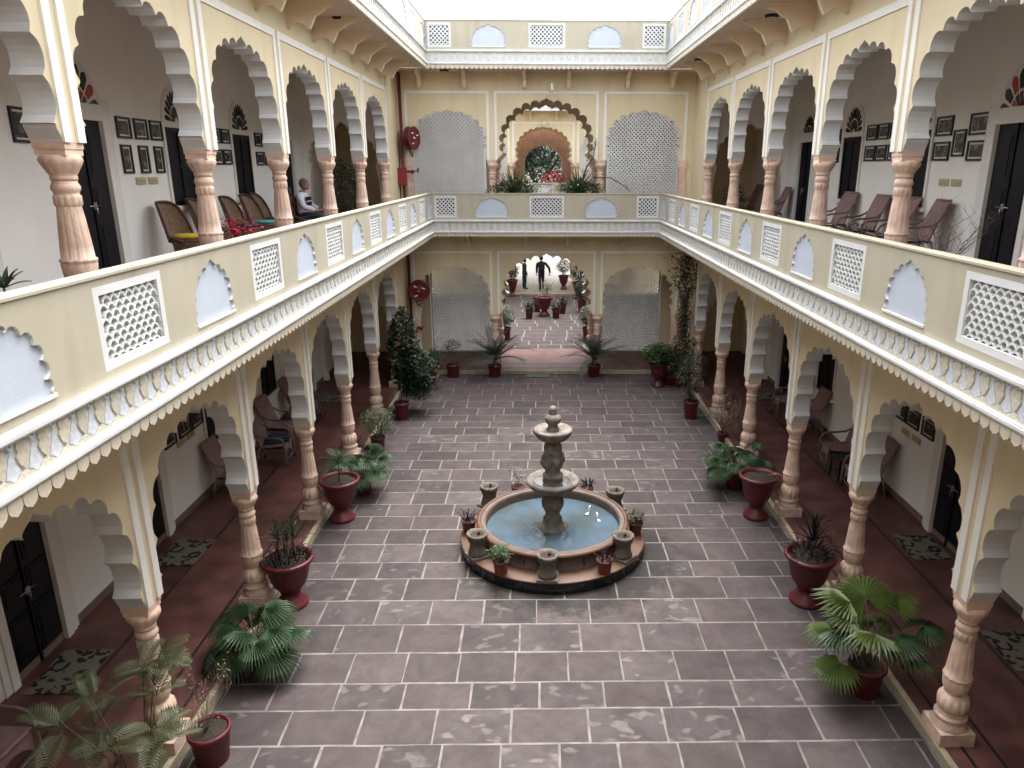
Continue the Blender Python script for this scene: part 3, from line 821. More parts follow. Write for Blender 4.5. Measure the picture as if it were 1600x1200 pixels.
balcony(1, 0, NB, 'gallery_balcony', 'right cream balcony wall of the upper gallery with pierced panels and niches', 14)
balcony(0, 0, 0, 'gallery_balcony', 'rear cream balcony wall below the middle arch with two blue niches', True)
RZ = 4.30
balcony(-1, RZ, NB, 'roof_parapet', 'roof parapet with leaf frieze along the left wing', False)
balcony(1, RZ, NB, 'roof_parapet', 'roof parapet with leaf frieze along the right wing', False)
balcony(0, RZ, 0, 'roof_parapet', 'roof parapet with leaf frieze against the sky above the rear wing', False)
# distant parapets at the second courtyard
def plain_balcony(y, dz, label, name):
    B = empty(name, label, 'balcony', (0, y, dz), PI)
    mb = MB(); h = [(-.45, 4.78), (.45, 4.78), (.45, 5.26), (-.45, 5.26)]
    mb.plate([(-5.9, 4.67), (5.9, 4.67), (5.9, 5.36), (-5.9, 5.36)], [h], -.13, 0); mb.build('parapet_wall', PARA, B)
    link('jali_panel', SQ_M[0], B, (0, -.02, 4.735)); link('diamond_lattice', SQ_M[1], B, (0, -.04, 4.735))
    mb = MB(); mb.box(-5.9, 5.9, -.13, .05, 4.6, 4.668); mb.box(-5.9, 5.9, -.13, .05, 4.31, 4.37); mb.box(-5.9, 5.9, -.13, 0, 4.37, 4.6); mb.box(-5.9, 5.9, -.13, .02, 4.2, 4.31); mb.build('cornice', WHITE, B)
plain_balcony(36-BALW, 0, 'small far gallery balcony glimpsed through the rear upper middle arch', 'gallery_balcony')
plain_balcony(36-BALW, RZ, 'white cornice of the far wing glimpsed through the rear upper middle arch', 'roof_parapet')

# ------------------------------------------------------------------ ground
def struct(o): o['kind'] = 'structure'; return o
g = MB(); g.box(-400, 400, -60, 900, -.30, -.06); struct(g.build('ground', mat('pale_ground', (.10, .085, .068), .9, .2, .3, .3, 5)))
g = MB(); g.box(-4.05, 4.05, -3, 21.45, -.055, -.0035); PAV = struct(g.build('courtyard_pavement', MORTAR))
rows_px = [1.60, 2.15, 2.68, 3.22, 3.76, 4.30, 4.86, 5.40, 5.98, 6.55, 7.09, 7.55, 8.13, 8.74, 9.33, 9.92, 10.40, 10.99, 11.50, 12.01, 12.50, 13.03, 13.58, 14.14, 14.64, 15.16, 15.69, 16.19, 16.68, 17.12, 17.62, 18.19, 18.78, 19.32, 19.88, 20.40, 20.93, 21.44]
known = {9.33: (None, .80), 8.74: None}
slabs = []
rs = random.Random(11)
cellw = {9: (.86, .10), 10: (.80, -.16), 11: (.70, .02), 12: (.80, .30), 13: (.78, -.05), 14: (.80, .2)}
for i in range(len(rows_px)-1):
    y0, y1 = rows_px[i], rows_px[i+1]
    wbase = rs.choice([.62, .66, .70, .76, .80]); off = rs.uniform(0, wbase)
    if i in cellw: wbase, off = cellw[i][0], cellw[i][1] % cellw[i][0]
    x = -4.04-wbase+off; gap = .011
    while x < 4.04:
        x2 = x+wbase*rs.uniform(.965, 1.035)
        a, b = max(x, -4.04), min(x2, 4.04)
        if b-a > .06: slabs.append((a+gap, b-gap, y0+gap*1.1, y1-gap*1.1))
        x = x2
fx, fy, fr_ = 0, 10.95, 1.46
def slab_mesh(a, b, c, d, mb=None, z=0.0, ox=0, oy=0):
    mb = mb or MB(); j = lambda: rs.uniform(-.006, .006)
    q4 = [(a+j(), c+j()), (b+j(), c+j()), (b+j(), d+j()), (a+j(), d+j())]
    p = []; h = lambda: rs.uniform(-.0045, .0045)
    for e_ in range(4):
        A_, B_ = q4[e_], q4[(e_+1) % 4]; p.append(A_)
        for t_ in (.3+rs.uniform(-.12, .12), .7+rs.uniform(-.12, .12)): p.append((A_[0]+(B_[0]-A_[0])*t_+h(), A_[1]+(B_[1]-A_[1])*t_+h()))
    n_ = len(p); bt = .007; dz = rs.uniform(-.0018, .0018); cx, cy = (a+b)/2, (c+d)/2
    sx_, sy_ = 1-2*bt/(b-a), 1-2*bt/(d-c)
    vs = [(q[0]-ox, q[1]-oy, z-.02) for q in p]+[(q[0]-ox, q[1]-oy, z-.004+dz) for q in p]+[(cx+(q[0]-cx)*sx_-ox, cy+(q[1]-cy)*sy_-oy, z+dz) for q in p]
    fs = []
    for k in (0, n_):
        for i in range(n_): fs.append((k+i, k+(i+1) % n_, k+n_+(i+1) % n_, k+n_+i))
    fs.append(tuple(range(2*n_, 3*n_)))
    mb.add(vs, fs); return mb
vis = [s for s in slabs if s[3] > 5.6]; rest = [s for s in slabs if s[3] <= 5.6]
vis.sort(key=lambda s: s[2]); first = vis[:300]; rest += vis[300:]
for a, b, c, d in first:
    cx, cy = (a+b)/2, (c+d)/2
    slab_mesh(a, b, c, d, ox=cx, oy=cy).build('paving_slab', SLATE, PAV, (cx, cy, 0))
mb = MB()
for s_ in rest: slab_mesh(*s_, mb=mb)
mb.build('paving_slabs', SLATE, PAV)['kind'] = 'stuff'
# verandas (raised red floors) with kerb
def veranda(x0, x1, y0, y1, name='veranda_floor'):
    m = MB(); m.box(x0, x1, y0, y1, -.054, ZG); return struct(m.build(name, REDFL))
VL = veranda(-6.6, -4.13, -3, DF+2.75); VR = veranda(4.13, 6.6, -3, DF+2.75); VF = veranda(-4.128, 4.128, DF+.005, DF+2.75)
k = MB(); k.box(-4.128, -4.055, -3, DF+.0, -.05, ZG+.002); struct(k.build('kerb', KERB))
k = MB(); k.box(4.055, 4.128, -3, DF+.0, -.05, ZG+.002); struct(k.build('kerb', KERB))
k = MB(); k.box(-4.05, 4.05, DF-.075, DF+.003, -.05, ZG+.002); struct(k.build('kerb', KERB))
for s_, V in ((-1, VL), (1, VR)):
    for xa in (4.30, 4.62, 5.62):
        m = MB(); a, b = sorted((s_*xa, s_*(xa+.035))); m.box(a, b, -3, DF+.4, ZG+.0005, ZG+.004); m.build('inlay_strip', BLACKI, V)
for ya in (DF+.25, DF+.75):
    m = MB(); m.box(-4.12, 4.12, ya, ya+.035, ZG+.0005, ZG+.004); m.build('inlay_strip', BLACKI, VF)
# rear courtyard paving
g = MB(); g.box(-6.4, 6.4, DF+2.755, 35.2, -.055, .0945); RP = struct(g.build('rear_pavement', MORTAR))
mb = MB(); y = DF+2.77; i = 0
while y < 35.1:
    x = -6.4+rs.uniform(0, .8)
    while x < 6.3:
        slab_mesh(x+.012, min(x+.78, 6.38)-.012, y+.012, y+.58, mb=mb, z=.098); x += .8
    y += .6
mb.build('paving_slabs', SLATE, RP)['kind'] = 'stuff'
g = MB(); g.box(-6.4, 6.4, 35.2, 39.4, -.05, .15); struct(g.build('rear_step', KERB))
g = MB(); g.box(-60, 60, 39.4, 140, -.05, .14); struct(g.build('driveway', DRIVE))
# near end (behind the camera): gallery the photographer stands on
NW = empty('hotel_wing', 'near wing and gallery at the foot of the courtyard, behind the viewpoint', 'building', (0, 0, 0))
m = MB(); m.box(-6.6, 6.6, -3.3, -3.0, -.05, 8.86); m.build('corridor_wall', WALLW, NW)
m = MB(); m.box(-PX, PX, -3.0, .30, SOF_G, ZU-.001); m.box(-PX, PX, .20, .33, ZU, 5.2); m.build('gallery_slab', CREAM, NW)
m = MB(); m.box(-6.5, 6.5, -3.0, .38, SOF_U, 8.86); m.box(-PX, PX, .24, .38, 8.86, 9.66); m.build('roof_slab', SOFF, NW)
for zb_, top_ in ((BG, SOF_G), (BU, SOF_U)):
    m = MB(); H_ = top_-zb_
    m.plate([(1.53, 0)]+cen_profile()+[(-1.53, 0), (-1.53, H_), (1.53, H_)], [], -.84, -.6, 0, 1, 0)
    for sx in (-1, 1): m.plate([(sx*x, z) for x, z in [(4.12, -1.74), (3.83, -1.74), (3.83, 0)]+[(x+2.73, z) for x, z in sid_profile()]+[(1.53, 0), (1.53, H_), (4.12, H_)]], [], -.84, -.6, 0, 1, 0)
    m.build('arch_wall', [CREAM, WHITE], NW, (0, 0, zb_))
    for sx in (-1, 1):
        c = link('column', SHAFT, NW, (sx*1.54, -.72, zb_-1.753)); link('capital', CAP, c); link('plinth', PLINTH, c)
# side walls of the second courtyard
for s_, sd__ in ((-1, 'left'), (1, 'right')):
    E_ = empty('hotel_wing', '%s wall of the second courtyard behind the rear wing' % sd__, 'building', (s_*6.62, 0, 0))
    m = MB(); a, b = sorted((0, s_*.3)); m.box(a, b, 21.0, 24.2, -.05, 9.6); m.build('outer_wall', WALLW, E_)
    m = MB(); a, b = sorted((-s_*.75, s_*.2)); m.box(a, b, 24.25, 35.7, -.05, 9.6); m.build('courtyard_wall', CREAM, E_)
    m = MB(); a, b = sorted((-s_*.751, -s_*3.2)); m.box(a, b, 24.25, 34.9, 4.2, 5.36); m.box(a, b, 24.25, 34.9, 8.54, 9.6); m.build('shade_overhang', WHITE, E_)  # overhangs added to shade the second courtyard and darken behind the screens

# ------------------------------------------------------------------ fountain
F = empty('fountain', 'round two-bowl stone fountain with pale blue pool in the middle of the courtyard', 'fountain', (0, 10.95, 0))
m = MB(); m.lathe([(1.40, 0), (1.50, .0), (1.50, .18), (1.40, .18)], 96, caps=False); m.build('plinth_core', BLKTILE, F)
for i in range(60):
    a = 2*PI*(i+.5)/60
    if i == 0:
        tm = MB(); tm.box(-.074, .074, -.008, .006, .002, .178); TILE = tm.mesh('black_tile', BLKTILE)
    link('black_tile', TILE, F, (1.502*math.cos(a), 1.502*math.sin(a), 0), (0, 0, a-PI/2))
m = MB(); m.lathe([(1.05, .178), (1.522, .178), (1.53, .19), (1.525, .205), (1.51, .21), (1.05, .21)], 96, caps=False); m.build('plinth_top', TERRA, F)
m = MB(); m.lathe([(1.22, .205), (1.22, .24), (1.19, .26), (1.19, .40), (1.215, .42), (1.24, .44), (1.245, .475), (1.225, .50), (1.15, .505), (1.11, .495), (1.105, .46), (1.10, .44), (1.10, .22)], 96, caps=False); m.build('basin_wall', BASIN, F)
m = MB(); m.lathe([(1.245, .44), (1.262, .46), (1.262, .482), (1.235, .507), (1.205, .512), (1.18, .505), (1.245, .44)], 96, caps=False)
m.build('basin_rim', TERRA, F)
for i in range(8):
    a = 2*PI*(i+.5)/8
    m = MB(); m.box(-.006, .006, -.004, .012, .215, .44); m.build('basin_joint', BLKTILE, F, (1.19*math.cos(a), 1.19*math.sin(a), 0), (0, 0, a-PI/2))
m = MB(); m.lathe([(0.001, .22), (1.102, .22)], 48, caps=False); m.build('basin_floor', POOLBL, F)
m = MB(); m.lathe([(.001, .345), (1.098, .345)], 64, caps=False); wat = m.build('water', WATER, F)
fl = lambda n, d: (lambda a, k, z: 1+d*abs(math.sin(a*n)))
m = MB(); m.lathe([(.26, .22), (.26, .34), (.235, .37), (.20, .385), (.165, .42), (.155, .47), (.16, .50), (.125, .54), (.118, .60), (.135, .66), (.165, .73), (.175, .79), (.16, .84), (.125, .88), (.115, .93), (.13, .96), (.15, .98)], 80, mod=lambda a, k, z: 1+(.09*abs(math.sin(a*6)) if .6 < z < .86 else 0))
m.build('pedestal', FOUNT, F)
m = MB(); m.lathe([(.13, .965), (.20, .985), (.30, 1.03), (.375, 1.08), (.405, 1.11), (.43, 1.14), (.435, 1.175), (.415, 1.20), (.37, 1.21), (.33, 1.195), (.29, 1.16), (.15, 1.13)], 48, caps=False, mod=lambda a, k, z: 1+(.02*abs(math.sin(a*12)) if z < 1.09 else 0)); m.build('lower_bowl', FOUNT, F)
m = MB(); m.lathe([(.001, 1.165), (.315, 1.165)], 32, caps=False); m.build('bowl_water', mat('still_grey_water', (.06, .06, .055), .08, .2, 4, .05, 20), F)
m = MB(); m.lathe([(.15, 1.13), (.165, 1.17), (.145, 1.215), (.165, 1.24), (.165, 1.28), (.125, 1.31), (.12, 1.36), (.145, 1.41), (.15, 1.45), (.175, 1.52), (.165, 1.60), (.135, 1.68), (.145, 1.74), (.13, 1.80), (.10, 1.85), (.12, 1.88)], 40, mod=lambda a, k, z: 1+(.16*math.sin(a*4)+.05*math.sin(a*12) if 1.4 < z < 1.65 else .04*abs(math.sin(a*8))))
for i in range(4):
    a = i*PI/2+.4; m.sphere((.165*math.cos(a), .165*math.sin(a), 1.52), .055, 8, sc=(1, 1, 1.3)); m.sphere((.19*math.cos(a), .19*math.sin(a), 1.485), .028, 6)
m.build('carved_shaft', FOUNT, F)
m = MB(); m.lathe([(.12, 1.87), (.18, 1.885), (.24, 1.92), (.27, 1.96), (.285, 1.99), (.31, 2.02), (.315, 2.05), (.30, 2.07), (.265, 2.075), (.23, 2.055), (.10, 2.04)], 48, caps=False, mod=lambda a, k, z: 1+(.05*abs(math.sin(a*10)) if 1.88 < z < 2.0 else 0)); m.build('upper_bowl', FOUNT, F)
m = MB(); m.lathe([(.10, 2.03), (.105, 2.07), (.075, 2.09), (.08, 2.12), (.07, 2.13), (.10, 2.17), (.125, 2.22), (.12, 2.27), (.08, 2.315), (.06, 2.325), (.075, 2.335), (.06, 2.35), (.065, 2.38), (.062, 2.41), (.04, 2.44), (.001, 2.45)], 32, mod=lambda a, k, z: 1+(.10*abs(math.sin(a*5)) if 2.14 < z < 2.30 else 0)); m.build('finial', FOUNT, F)
# floating swans
for (x, y, hh, lb) in ((.78, 11.10, .12, 'small white toy swan floating nearest the right rim of the pool'), (.60, 11.34, .14, 'tall white toy bird figure standing farther back in the pool')):
    m = MB(); m.sphere((0, 0, .015), .030, 10, sc=(1.5, 1, .6)); m.tube([(.045, 0, .02), (.065, 0, hh*.5), (.06, 0, hh*.85), (.085, 0, hh)], .014, 6, r2=.012); m.tube([(.085, 0, hh), (.115, 0, hh-.015)], .010, 5, r2=.004)
    o = m.build('toy_swan', mat('toy_white', (.7, .85, .85), .25, .05, 4, 0), None, (x, y, .345), (0, 0, rnd.uniform(0, 6))); tag(o, lb, 'toy', 'toy birds in the pool')

# ------------------------------------------------------------------ stone planters around the pool (carved stumps)
def stump(label, x, y, top):
    T = empty('stone_planter', label, 'planter', (x, y, .21), group='carved stone planters around the pool')
    m = MB(); rz = math.atan2(y-10.95, x)
    m.lathe([(.112, .03), (.118, .06), (.112, .09), (.098, .12), (.094, .18), (.10, .21), (.112, .24), (.116, .27), (.130, .31), (.128, .335), (.112, .34), (.098, .318), (.05, .27)], 60, mod=lambda a, k, z: 1+(.10*abs(math.sin(a*6+.5)) if z > .25 else .05*abs(math.sin(a*5+z*9)))+.03*math.sin(a*3+z*40))
    b = m.build('planter_body', GREYST, T)
    m = MB(); m.box(-.13, .13, -.13, .13, -.001, .035); m.build('foot', GREYST, T, rot=(0, 0, rz))
    m = MB(); m.lathe([(.001, .312), (.088, .314)], 16, caps=False); m.tube([(.01, .02, .28), (.025, .0, .36)], .018, 6); m.build('soil', SOIL, T)
    T.scale = (1.22, 1.22, 1.2)
stump('carved grey planter at the front of the pool, nearest the camera', -.10, 9.57, 0)
stump('carved grey planter on the front right of the pool rim', 1.08, 10.13, 0)
stump('carved grey planter on the front left of the pool rim', -1.19, 10.22, 0)
stump('carved grey planter on the back left of the pool rim', -1.12, 11.98, 0)
stump('carved grey planter on the back right of the pool rim', 1.12, 11.78, 0)

# ------------------------------------------------------------------ foliage meshes
def fan_leaf(r=.42, n=26, spread=R(300), droop=.35, m=PALMG, rndv=None, split=.58):
    rv = rndv or rnd; mb = MB()
    pts_c = (0, 0, 0)
    for i in range(n):
        a = -spread/2+spread*(i+.5)/n; da = spread/n*.50
        rl = r*(1-.25*(abs(a)/(spread/2))**2)*rv.uniform(.93, 1.05)
        d = Vector((math.cos(a), math.sin(a), 0)); dl = Vector((math.cos(a-da), math.sin(a-da), 0)); dr = Vector((math.cos(a+da), math.sin(a+da), 0))
        def P(v, t, up): 
            z = up-droop*r*(t**2.2)*(1+.4*abs(a)/PI)
            return v*(rl*t*(1-.12*t*droop))+Vector((0, 0, z))
        s1 = split
        v = [Vector((0, 0, 0)), P(dl, s1, -.004), P(d, s1, .018), P(dr, s1, -.004)]
        w2 = da*.62
        dl2 = Vector((math.cos(a-w2), math.sin(a-w2), 0)); dr2 = Vector((math.cos(a+w2), math.sin(a+w2), 0))
        v += [P(dl2, .75, 0), P(d, .76, .010), P(dr2, .75, 0), P(d, 1.0, rv.uniform(-.05, .0))]
        mb.add(v, [(0, 1, 2), (0, 2, 3), (1, 4, 5, 2), (2, 5, 6, 3), (4, 7, 5), (5, 7, 6)], 0)
    return mb.mesh('fan_leaf', m)
def pinnate_leaf(L=.7, n=18, lw=.16, m=CYCG, arch=.35, width=.016, vee=.3, name='frond', taper=True, seed=1):
    rv = random.Random(seed); mb = MB()
    def C(t): return Vector((L*t*(1-.12*arch*t), 0, L*(.55*arch*t-arch*1.25*t*t)))
    mb.tube([C(t/6) for t in range(7)], .007, 5, r2=.002)
    for i in range(n):
        t = .16+.82*i/(n-1); c = C(t); d = (C(min(1, t+.02))-C(t-.02)).normalized()
        ll = lw*(math.sin(PI*(t*.82+.12))**.6 if taper else 1)
        for sgn in (-1, 1):
            s_ = Vector((0, sgn, 0)); dirv = (s_*.82+d*.62+Vector((0, 0, vee*.5))).normalized()
            e = c+dirv*ll*rv.uniform(.9, 1.05)+Vector((0, 0, -ll*ll*.9)); mid = c+dirv*ll*.5
            wv = d*width*.5
            mb.add([c-wv*.4, c+wv*.4, mid+wv, mid-wv, e], [(0, 1, 2, 3), (3, 2, 4)], 0)
    return mb.mesh(name, m)
def strap_leaf(L=.45, w_=.03, m=STRAP, curl=.7, name='strap_leaf'):
    mb = MB(); prev = None; n = 6; vs = []
    for i in range(n+1):
        t = i/n; x = L*t*(1-.25*curl*t); z = L*(.55*t*(1-.2)-curl*.6*t*t); wd = w_*.5*(1-t**2.2)*(.6+.8*min(t*3, 1)*.5)
        vs += [(x, -wd, z+.004), (x, 0, z-.004), (x, wd, z+.004)]
    fs = []
    for i in range(n): o = i*3; fs += [(o, o+3, o+4, o+1), (o+1, o+4, o+5, o+2)]
    mb.add(vs, fs, 0); return mb.mesh(name, m)
def leaf_cloud(n, fn, size, m, seed, name='foliage', lw=.45, jitter=.4, updir=.5):
    """n small leaves; fn(rv)->position"""
    rv = random.Random(seed); mb = MB()
    for i in range(n):
        p = Vector(fn(rv)); L = size*rv.uniform(1-jitter, 1+jitter)
        a = rv.uniform(0, 2*PI); e = rv.uniform(-.7, .8)+updir*.4
        d = Vector((math.cos(a)*math.cos(e), math.sin(a)*math.cos(e), math.sin(e)))
        s_ = d.cross(Vector((rv.uniform(-.4, .4), rv.uniform(-.4, .4), 1))).normalized()*L*lw
        nrm = s_.cross(d).normalized()
        mb.add([p, p+d*L*.5+s_*.5, p+d*L-nrm*L*.12, p+d*L*.5-s_*.5], [(0, 1, 2), (0, 2, 3)], 0)
    return mb.mesh(name, m)
def blob(rx, ry, rz, cz, hollow=.35, cx=0, cy=0):
    def f(rv):
        while True:
            x, y, z = rv.uniform(-1, 1), rv.uniform(-1, 1), rv.uniform(-1, 1); q = x*x+y*y+z*z
            if q < 1 and (q > hollow or rv.random() < .3):
                k = 1+.18*math.sin(5*math.atan2(y, x)+3*z)
                return (cx+x*rx*k, cy+y*ry*k, cz+z*rz)
    return f
def branchy(mb, base, h, n, spread, r, rv, depth=2, mi=0, tips=None):
    for i in range(n):
        a = rv.uniform(0, 2*PI); p = Vector(base); pts = [p]; d = Vector((math.cos(a)*spread, math.sin(a)*spread, 1)).normalized()
        for k in range(4):
            d = (d+Vector((rv.uniform(-.25, .25), rv.uniform(-.25, .25), rv.uniform(-.05, .15)))).normalized(); p = p+d*h/4; pts.append(p)
        mb.tube(pts, r, 5, mi, r2=r*.45)
        if tips is not None: tips.append(p)
        if depth > 1:
            for q in pts[1:]:
                if rv.random() < .85: branchy(mb, q, h*.45, 1, 1.3, r*.5, rv, depth-1, mi, tips)
# ------------------------------------------------------------------ pots
def pot_mesh(r, h, fluted=False):
    mb = MB(); mod = (lambda a, k, z: 1+(.035*abs(math.sin(a*14)) if .02 < z < h*.85 else 0)) if fluted else None
    mb.lathe([(r*.74, 0), (r*.76, .01), (r*.90, h*.84), (r*.93, h*.86), (r*1.0, h*.86), (r*1.02, h*.93), (r*1.0, h), (r*.90, h), (r*.86, h*.9)], 56 if fluted else 28, mod=mod, caps=False)
    mb.lathe([(.001, .002), (r*.74, .002)], 20, caps=False)
    return mb
def urn_mesh(r, h):
    mb = MB()
    pr = [(.64, 0), (.66, .02), (.66, .07), (.56, .10), (.54, .13), (.42, .18), (.36, .24), (.36, .28), (.42, .30), (.42, .325), (.46, .36), (.60, .44), (.70, .56), (.78, .72), (.86, .85), (.90, .88), (1.0, .90), (1.04, .935), (1.02, .97), (.96, .985), (.88, .975), (.84, .90)]
    mb.lathe([(a*r, b*h) for a, b in pr], 48, mod=lambda a, k, z: 1+(.03*abs(math.sin(a*12)) if .40*h < z < .84*h else 0), caps=False)
    return mb
def soil_disc(parent, r, z):
    rv = random.Random(int(r*1000)); mb = MB(); n = 18
    vs = [(0, 0, z+.015)]; 
    for rr in (.5, 1):
        for i in range(n): a = 2*PI*i/n; vs.append((r*rr*math.cos(a), r*rr*math.sin(a), z+rv.uniform(-.008, .012)))
    fs = [(0, 1+i, 1+(i+1) % n) for i in range(n)]+[(1+i, 1+n+i, 1+n+(i+1) % n, 1+(i+1) % n) for i in range(n)]
    mb.add(vs, fs); return mb.build('soil', SOIL, parent)
def potted(name, label, x, y, r, h, urn=False, fluted=False, m=POTR, z=0, cat='potted plant', group=None):
    T = empty(name, label, cat, (x, y, z), rnd.uniform(0, 6) if not urn else 0, group)
    (urn_mesh(r, h) if urn else pot_mesh(r, h, fluted)).build('urn' if urn else 'pot', m, T)
    soil_disc(T, r*(.86 if urn else .87), h*(.90 if urn else .90))
    return T
def add_fan_palm(T, z0, fronds, meshes, seed, stem_m=BARK):
    rv = random.Random(seed); mb = MB()
    for i, (a, e, L, sc) in enumerate(fronds):
        d = Vector((math.cos(a)*math.cos(e), math.sin(a)*math.cos(e), math.sin(e)))
        p0 = Vector((.02*math.cos(a), .02*math.sin(a), z0)); p1 = p0+Vector((0, 0, L*.25))+d*L*.35; p2 = p0+d*L+Vector((0, 0, -.02))
        mb.tube([p0, p0.lerp(p1, .5)+Vector((0, 0, .03)), p1, p2], .007, 5, r2=.005)
        # leaf plane: faces along petiole, tilted
        tilt = e*.55-rv.uniform(.15, .45)
        M = Matrix.Rotation(a, 4, 'Z') @ Matrix.Rotation(-tilt, 4, 'Y') @ Matrix.Rotation(rv.uniform(-.35, .35), 4, 'X')
        o = link('fan_leaf', rv.choice(meshes), T, p2, M.to_euler(), sc)
    mb.build('leaf_stalks', stem_m, T)
def fan_set(mt, r=.34, seed=3, droop=.45, split=.42):
    rv = random.Random(seed)
    return [fan_leaf(r, 30, R(sp), d, mt, rv, split) for sp, d in ((310, droop), (290, droop*1.4), (250, droop*.8))]
FANG = fan_set(PALMG, .34, 3); FANY = fan_set(PALMY, .34, 4, .35, .55)
def rosette(T, z0, me, n, seed, e0=.2, e1=1.3, sc=(.7, 1.1), rad=.02, name='leaf'):
    rv = random.Random(seed)
    for i in range(n):
        a = rv.uniform(0, 2*PI) if n < 8 else 2*PI*i*.618; e = e0+(e1-e0)*((i+.5)/n)
        M = Matrix.Rotation(a, 4, 'Z') @ Matrix.Rotation(-e, 4, 'Y') @ Matrix.Rotation(rv.uniform(-.3, .3), 4, 'X')
        link(name, me, T, (rad*math.cos(a), rad*math.sin(a), z0), M.to_euler(), rv.uniform(*sc))

G_LEFT = 'pots along the left kerb'; G_RIGHT = 'pots along the right kerb'
# L0 areca palm bottom left (large, thin multi-stem)
ARF = [pinnate_leaf(.44, 13, .23, AREC, .42, .024, .6, 'frond', seed=s_) for s_ in (1, 2)]
T = potted('areca_palm', 'tall feathery pale green palm in the bottom left corner of the photo', -3.93, 5.55, .22, .42, fluted=True, group=G_LEFT)
rv = random.Random(5); mb = MB()
for i in range(9):
    a = rv.uniform(0, 6.28); h = rv.uniform(.55, 1.35); x, y = .09*math.cos(a), .09*math.sin(a)
    lean = rv.uniform(.10, .38); tip = Vector((x+math.cos(a)*lean*h, y+math.sin(a)*lean*h, .38+h))
    mb.tube([(x, y, .36), (x+math.cos(a)*lean*h*.4, y+math.sin(a)*lean*h*.4, .38+h*.55), tip], .010, 5, r2=.005)
    for k in range(5):
        aa = a+rv.uniform(-2.6, 2.6); M = Matrix.Rotation(aa, 4, 'Z') @ Matrix.Rotation(-rv.uniform(.0, .9), 4, 'Y')
        link('frond', rv.choice(ARF), T, tip-Vector((0, 0, rv.uniform(0, .12))), M.to_euler(), rv.uniform(.55, .85))
mb.build('stems', BARK, T)
# L1 fluted pot with dry sprigs
T = potted('potted_shrub', 'fluted dark red pot with thin reddish sprigs at the bottom left', -3.71, 6.38, .215, .40, fluted=True, group=G_LEFT)
rv = random.Random(8); mb = MB(); tips = []
branchy(mb, (-.03, 0, .35), .55, 6, .5, .005, rv, 3, 0, tips); mb.build('twigs', TWIG, T)
def near(tips, s_): return lambda r_: tuple(Vector(r_.choice(tips))+Vector((r_.uniform(-s_, s_), r_.uniform(-s_, s_), r_.uniform(-s_, s_))))
link('foliage', leaf_cloud(110, near(tips, .04), .028, mat('sprig_leaf', (.16, .12, .06), .6, .3, 5, 0, objrand=.2), 9), T)
# L2 fan palm
def ring_fronds(seed, n, L=(.28, .5), sc=(.85, 1.15), e=(.1, 1.2)):
    rv = random.Random(seed); return [(2*PI*i*.382+rv.uniform(-.2, .2), e[0]+(e[1]-e[0])*(i/(n-1))**.8, rv.uniform(*L), rv.uniform(*sc)) for i in range(n)]
T = potted('fan_palm', 'dark green fan palm in a red pot beside the second column on the left', -3.76, 7.82, .20, .36, group=G_LEFT)
add_fan_palm(T, .34, ring_fronds(11, 13, (.28, .50), (.9, 1.15), (.05, 1.25)), FANG, 11)
# L3 urn with strap leaves and dark leaves
SL = strap_leaf(.40, .030, STRAP, .6); SD = strap_leaf(.20, .022, DARKP, .9)
T = potted('potted_dracaena', 'red urn with striped strap leaves above a dark purple ruff on the left', -3.80, 9.26, .355, .78, urn=True, group=G_LEFT)
for i in range(6):
    a = i*1.05; p = (.12*math.cos(a), .12*math.sin(a))
    rv = random.Random(i)
    for k in range(12):
        aa = 2*PI*k*.618; M = Matrix.Rotation(aa, 4, 'Z') @ Matrix.Rotation(-(.1+1.25*k/12), 4, 'Y'); link('strap_leaf', SL, T, (p[0], p[1], 1.06), M.to_euler(), rv.uniform(.65, 1.0))
mb = MB(); [mb.tube([(.12*math.cos(i*1.05), .12*math.sin(i*1.05), .7), (.12*math.cos(i*1.05), .12*math.sin(i*1.05), 1.08)], .012, 5) for i in range(6)]; mb.build('stems', BARK, T)
def ruff(T, z, r0, n, seed, me=SD):
    rv = random.Random(seed)
    for k in range(n):
        a = rv.uniform(0, 6.283); rr = r0*math.sqrt(rv.random()); aa = a+rv.uniform(-.8, .8)
        M = Matrix.Rotation(aa, 4, 'Z') @ Matrix.Rotation(-rv.uniform(.0, 1.2), 4, 'Y'); link('dark_leaf', me, T, (rr*math.cos(a), rr*math.sin(a), z+rv.uniform(-.02, .08)), M.to_euler(), rv.uniform(.7, 1.1))
ruff(T, .72, .30, 110, 21)
# L4 big urn with small seedling palm
T = potted('potted_palm', 'large open red urn with a thin young palm beside the third column on the left', -3.76, 11.93, .345, .80, urn=True, group=G_LEFT)
CF = pinnate_leaf(.36, 18, .12, PALMG, .45, .010, .3, 'frond', seed=5)
mb = MB(); mb.tube([(0, 0, .72), (.01, 0, .95), (.0, .02, 1.12)], .010, 6); mb.build('stem', BARK, T)
rosette(T, 1.08, CF, 13, 31, -.1, 1.15, (.8, 1.1), name='frond')
# L5 fan palm behind
T = potted('fan_palm', 'spreading fan palm in a red pot just behind the large left urn', -3.60, 13.0, .17, .42, group=G_LEFT)
add_fan_palm(T, .38, ring_fronds(17, 12, (.30, .52), (.85, 1.1), (.1, 1.3)), FANG, 17)
# L6 bush with pale leaves
T = potted('potted_shrub', 'loose pale-leaved shrub beside the fourth column on the left', -3.80, 15.2, .17, .34, group=G_LEFT)
rv = random.Random(6); mb = MB(); tips = []; branchy(mb, (0, 0, .3), .5, 7, .7, .008, rv, 2, 0, tips); mb.build('twigs', BARK, T)
link('foliage', leaf_cloud(900, blob(.40, .40, .30, .72), .055, BUSHP, 61), T); link('undergrowth', leaf_cloud(350, blob(.38, .38, .26, .6), .05, OLIVE, 62, 'undergrowth'), T)
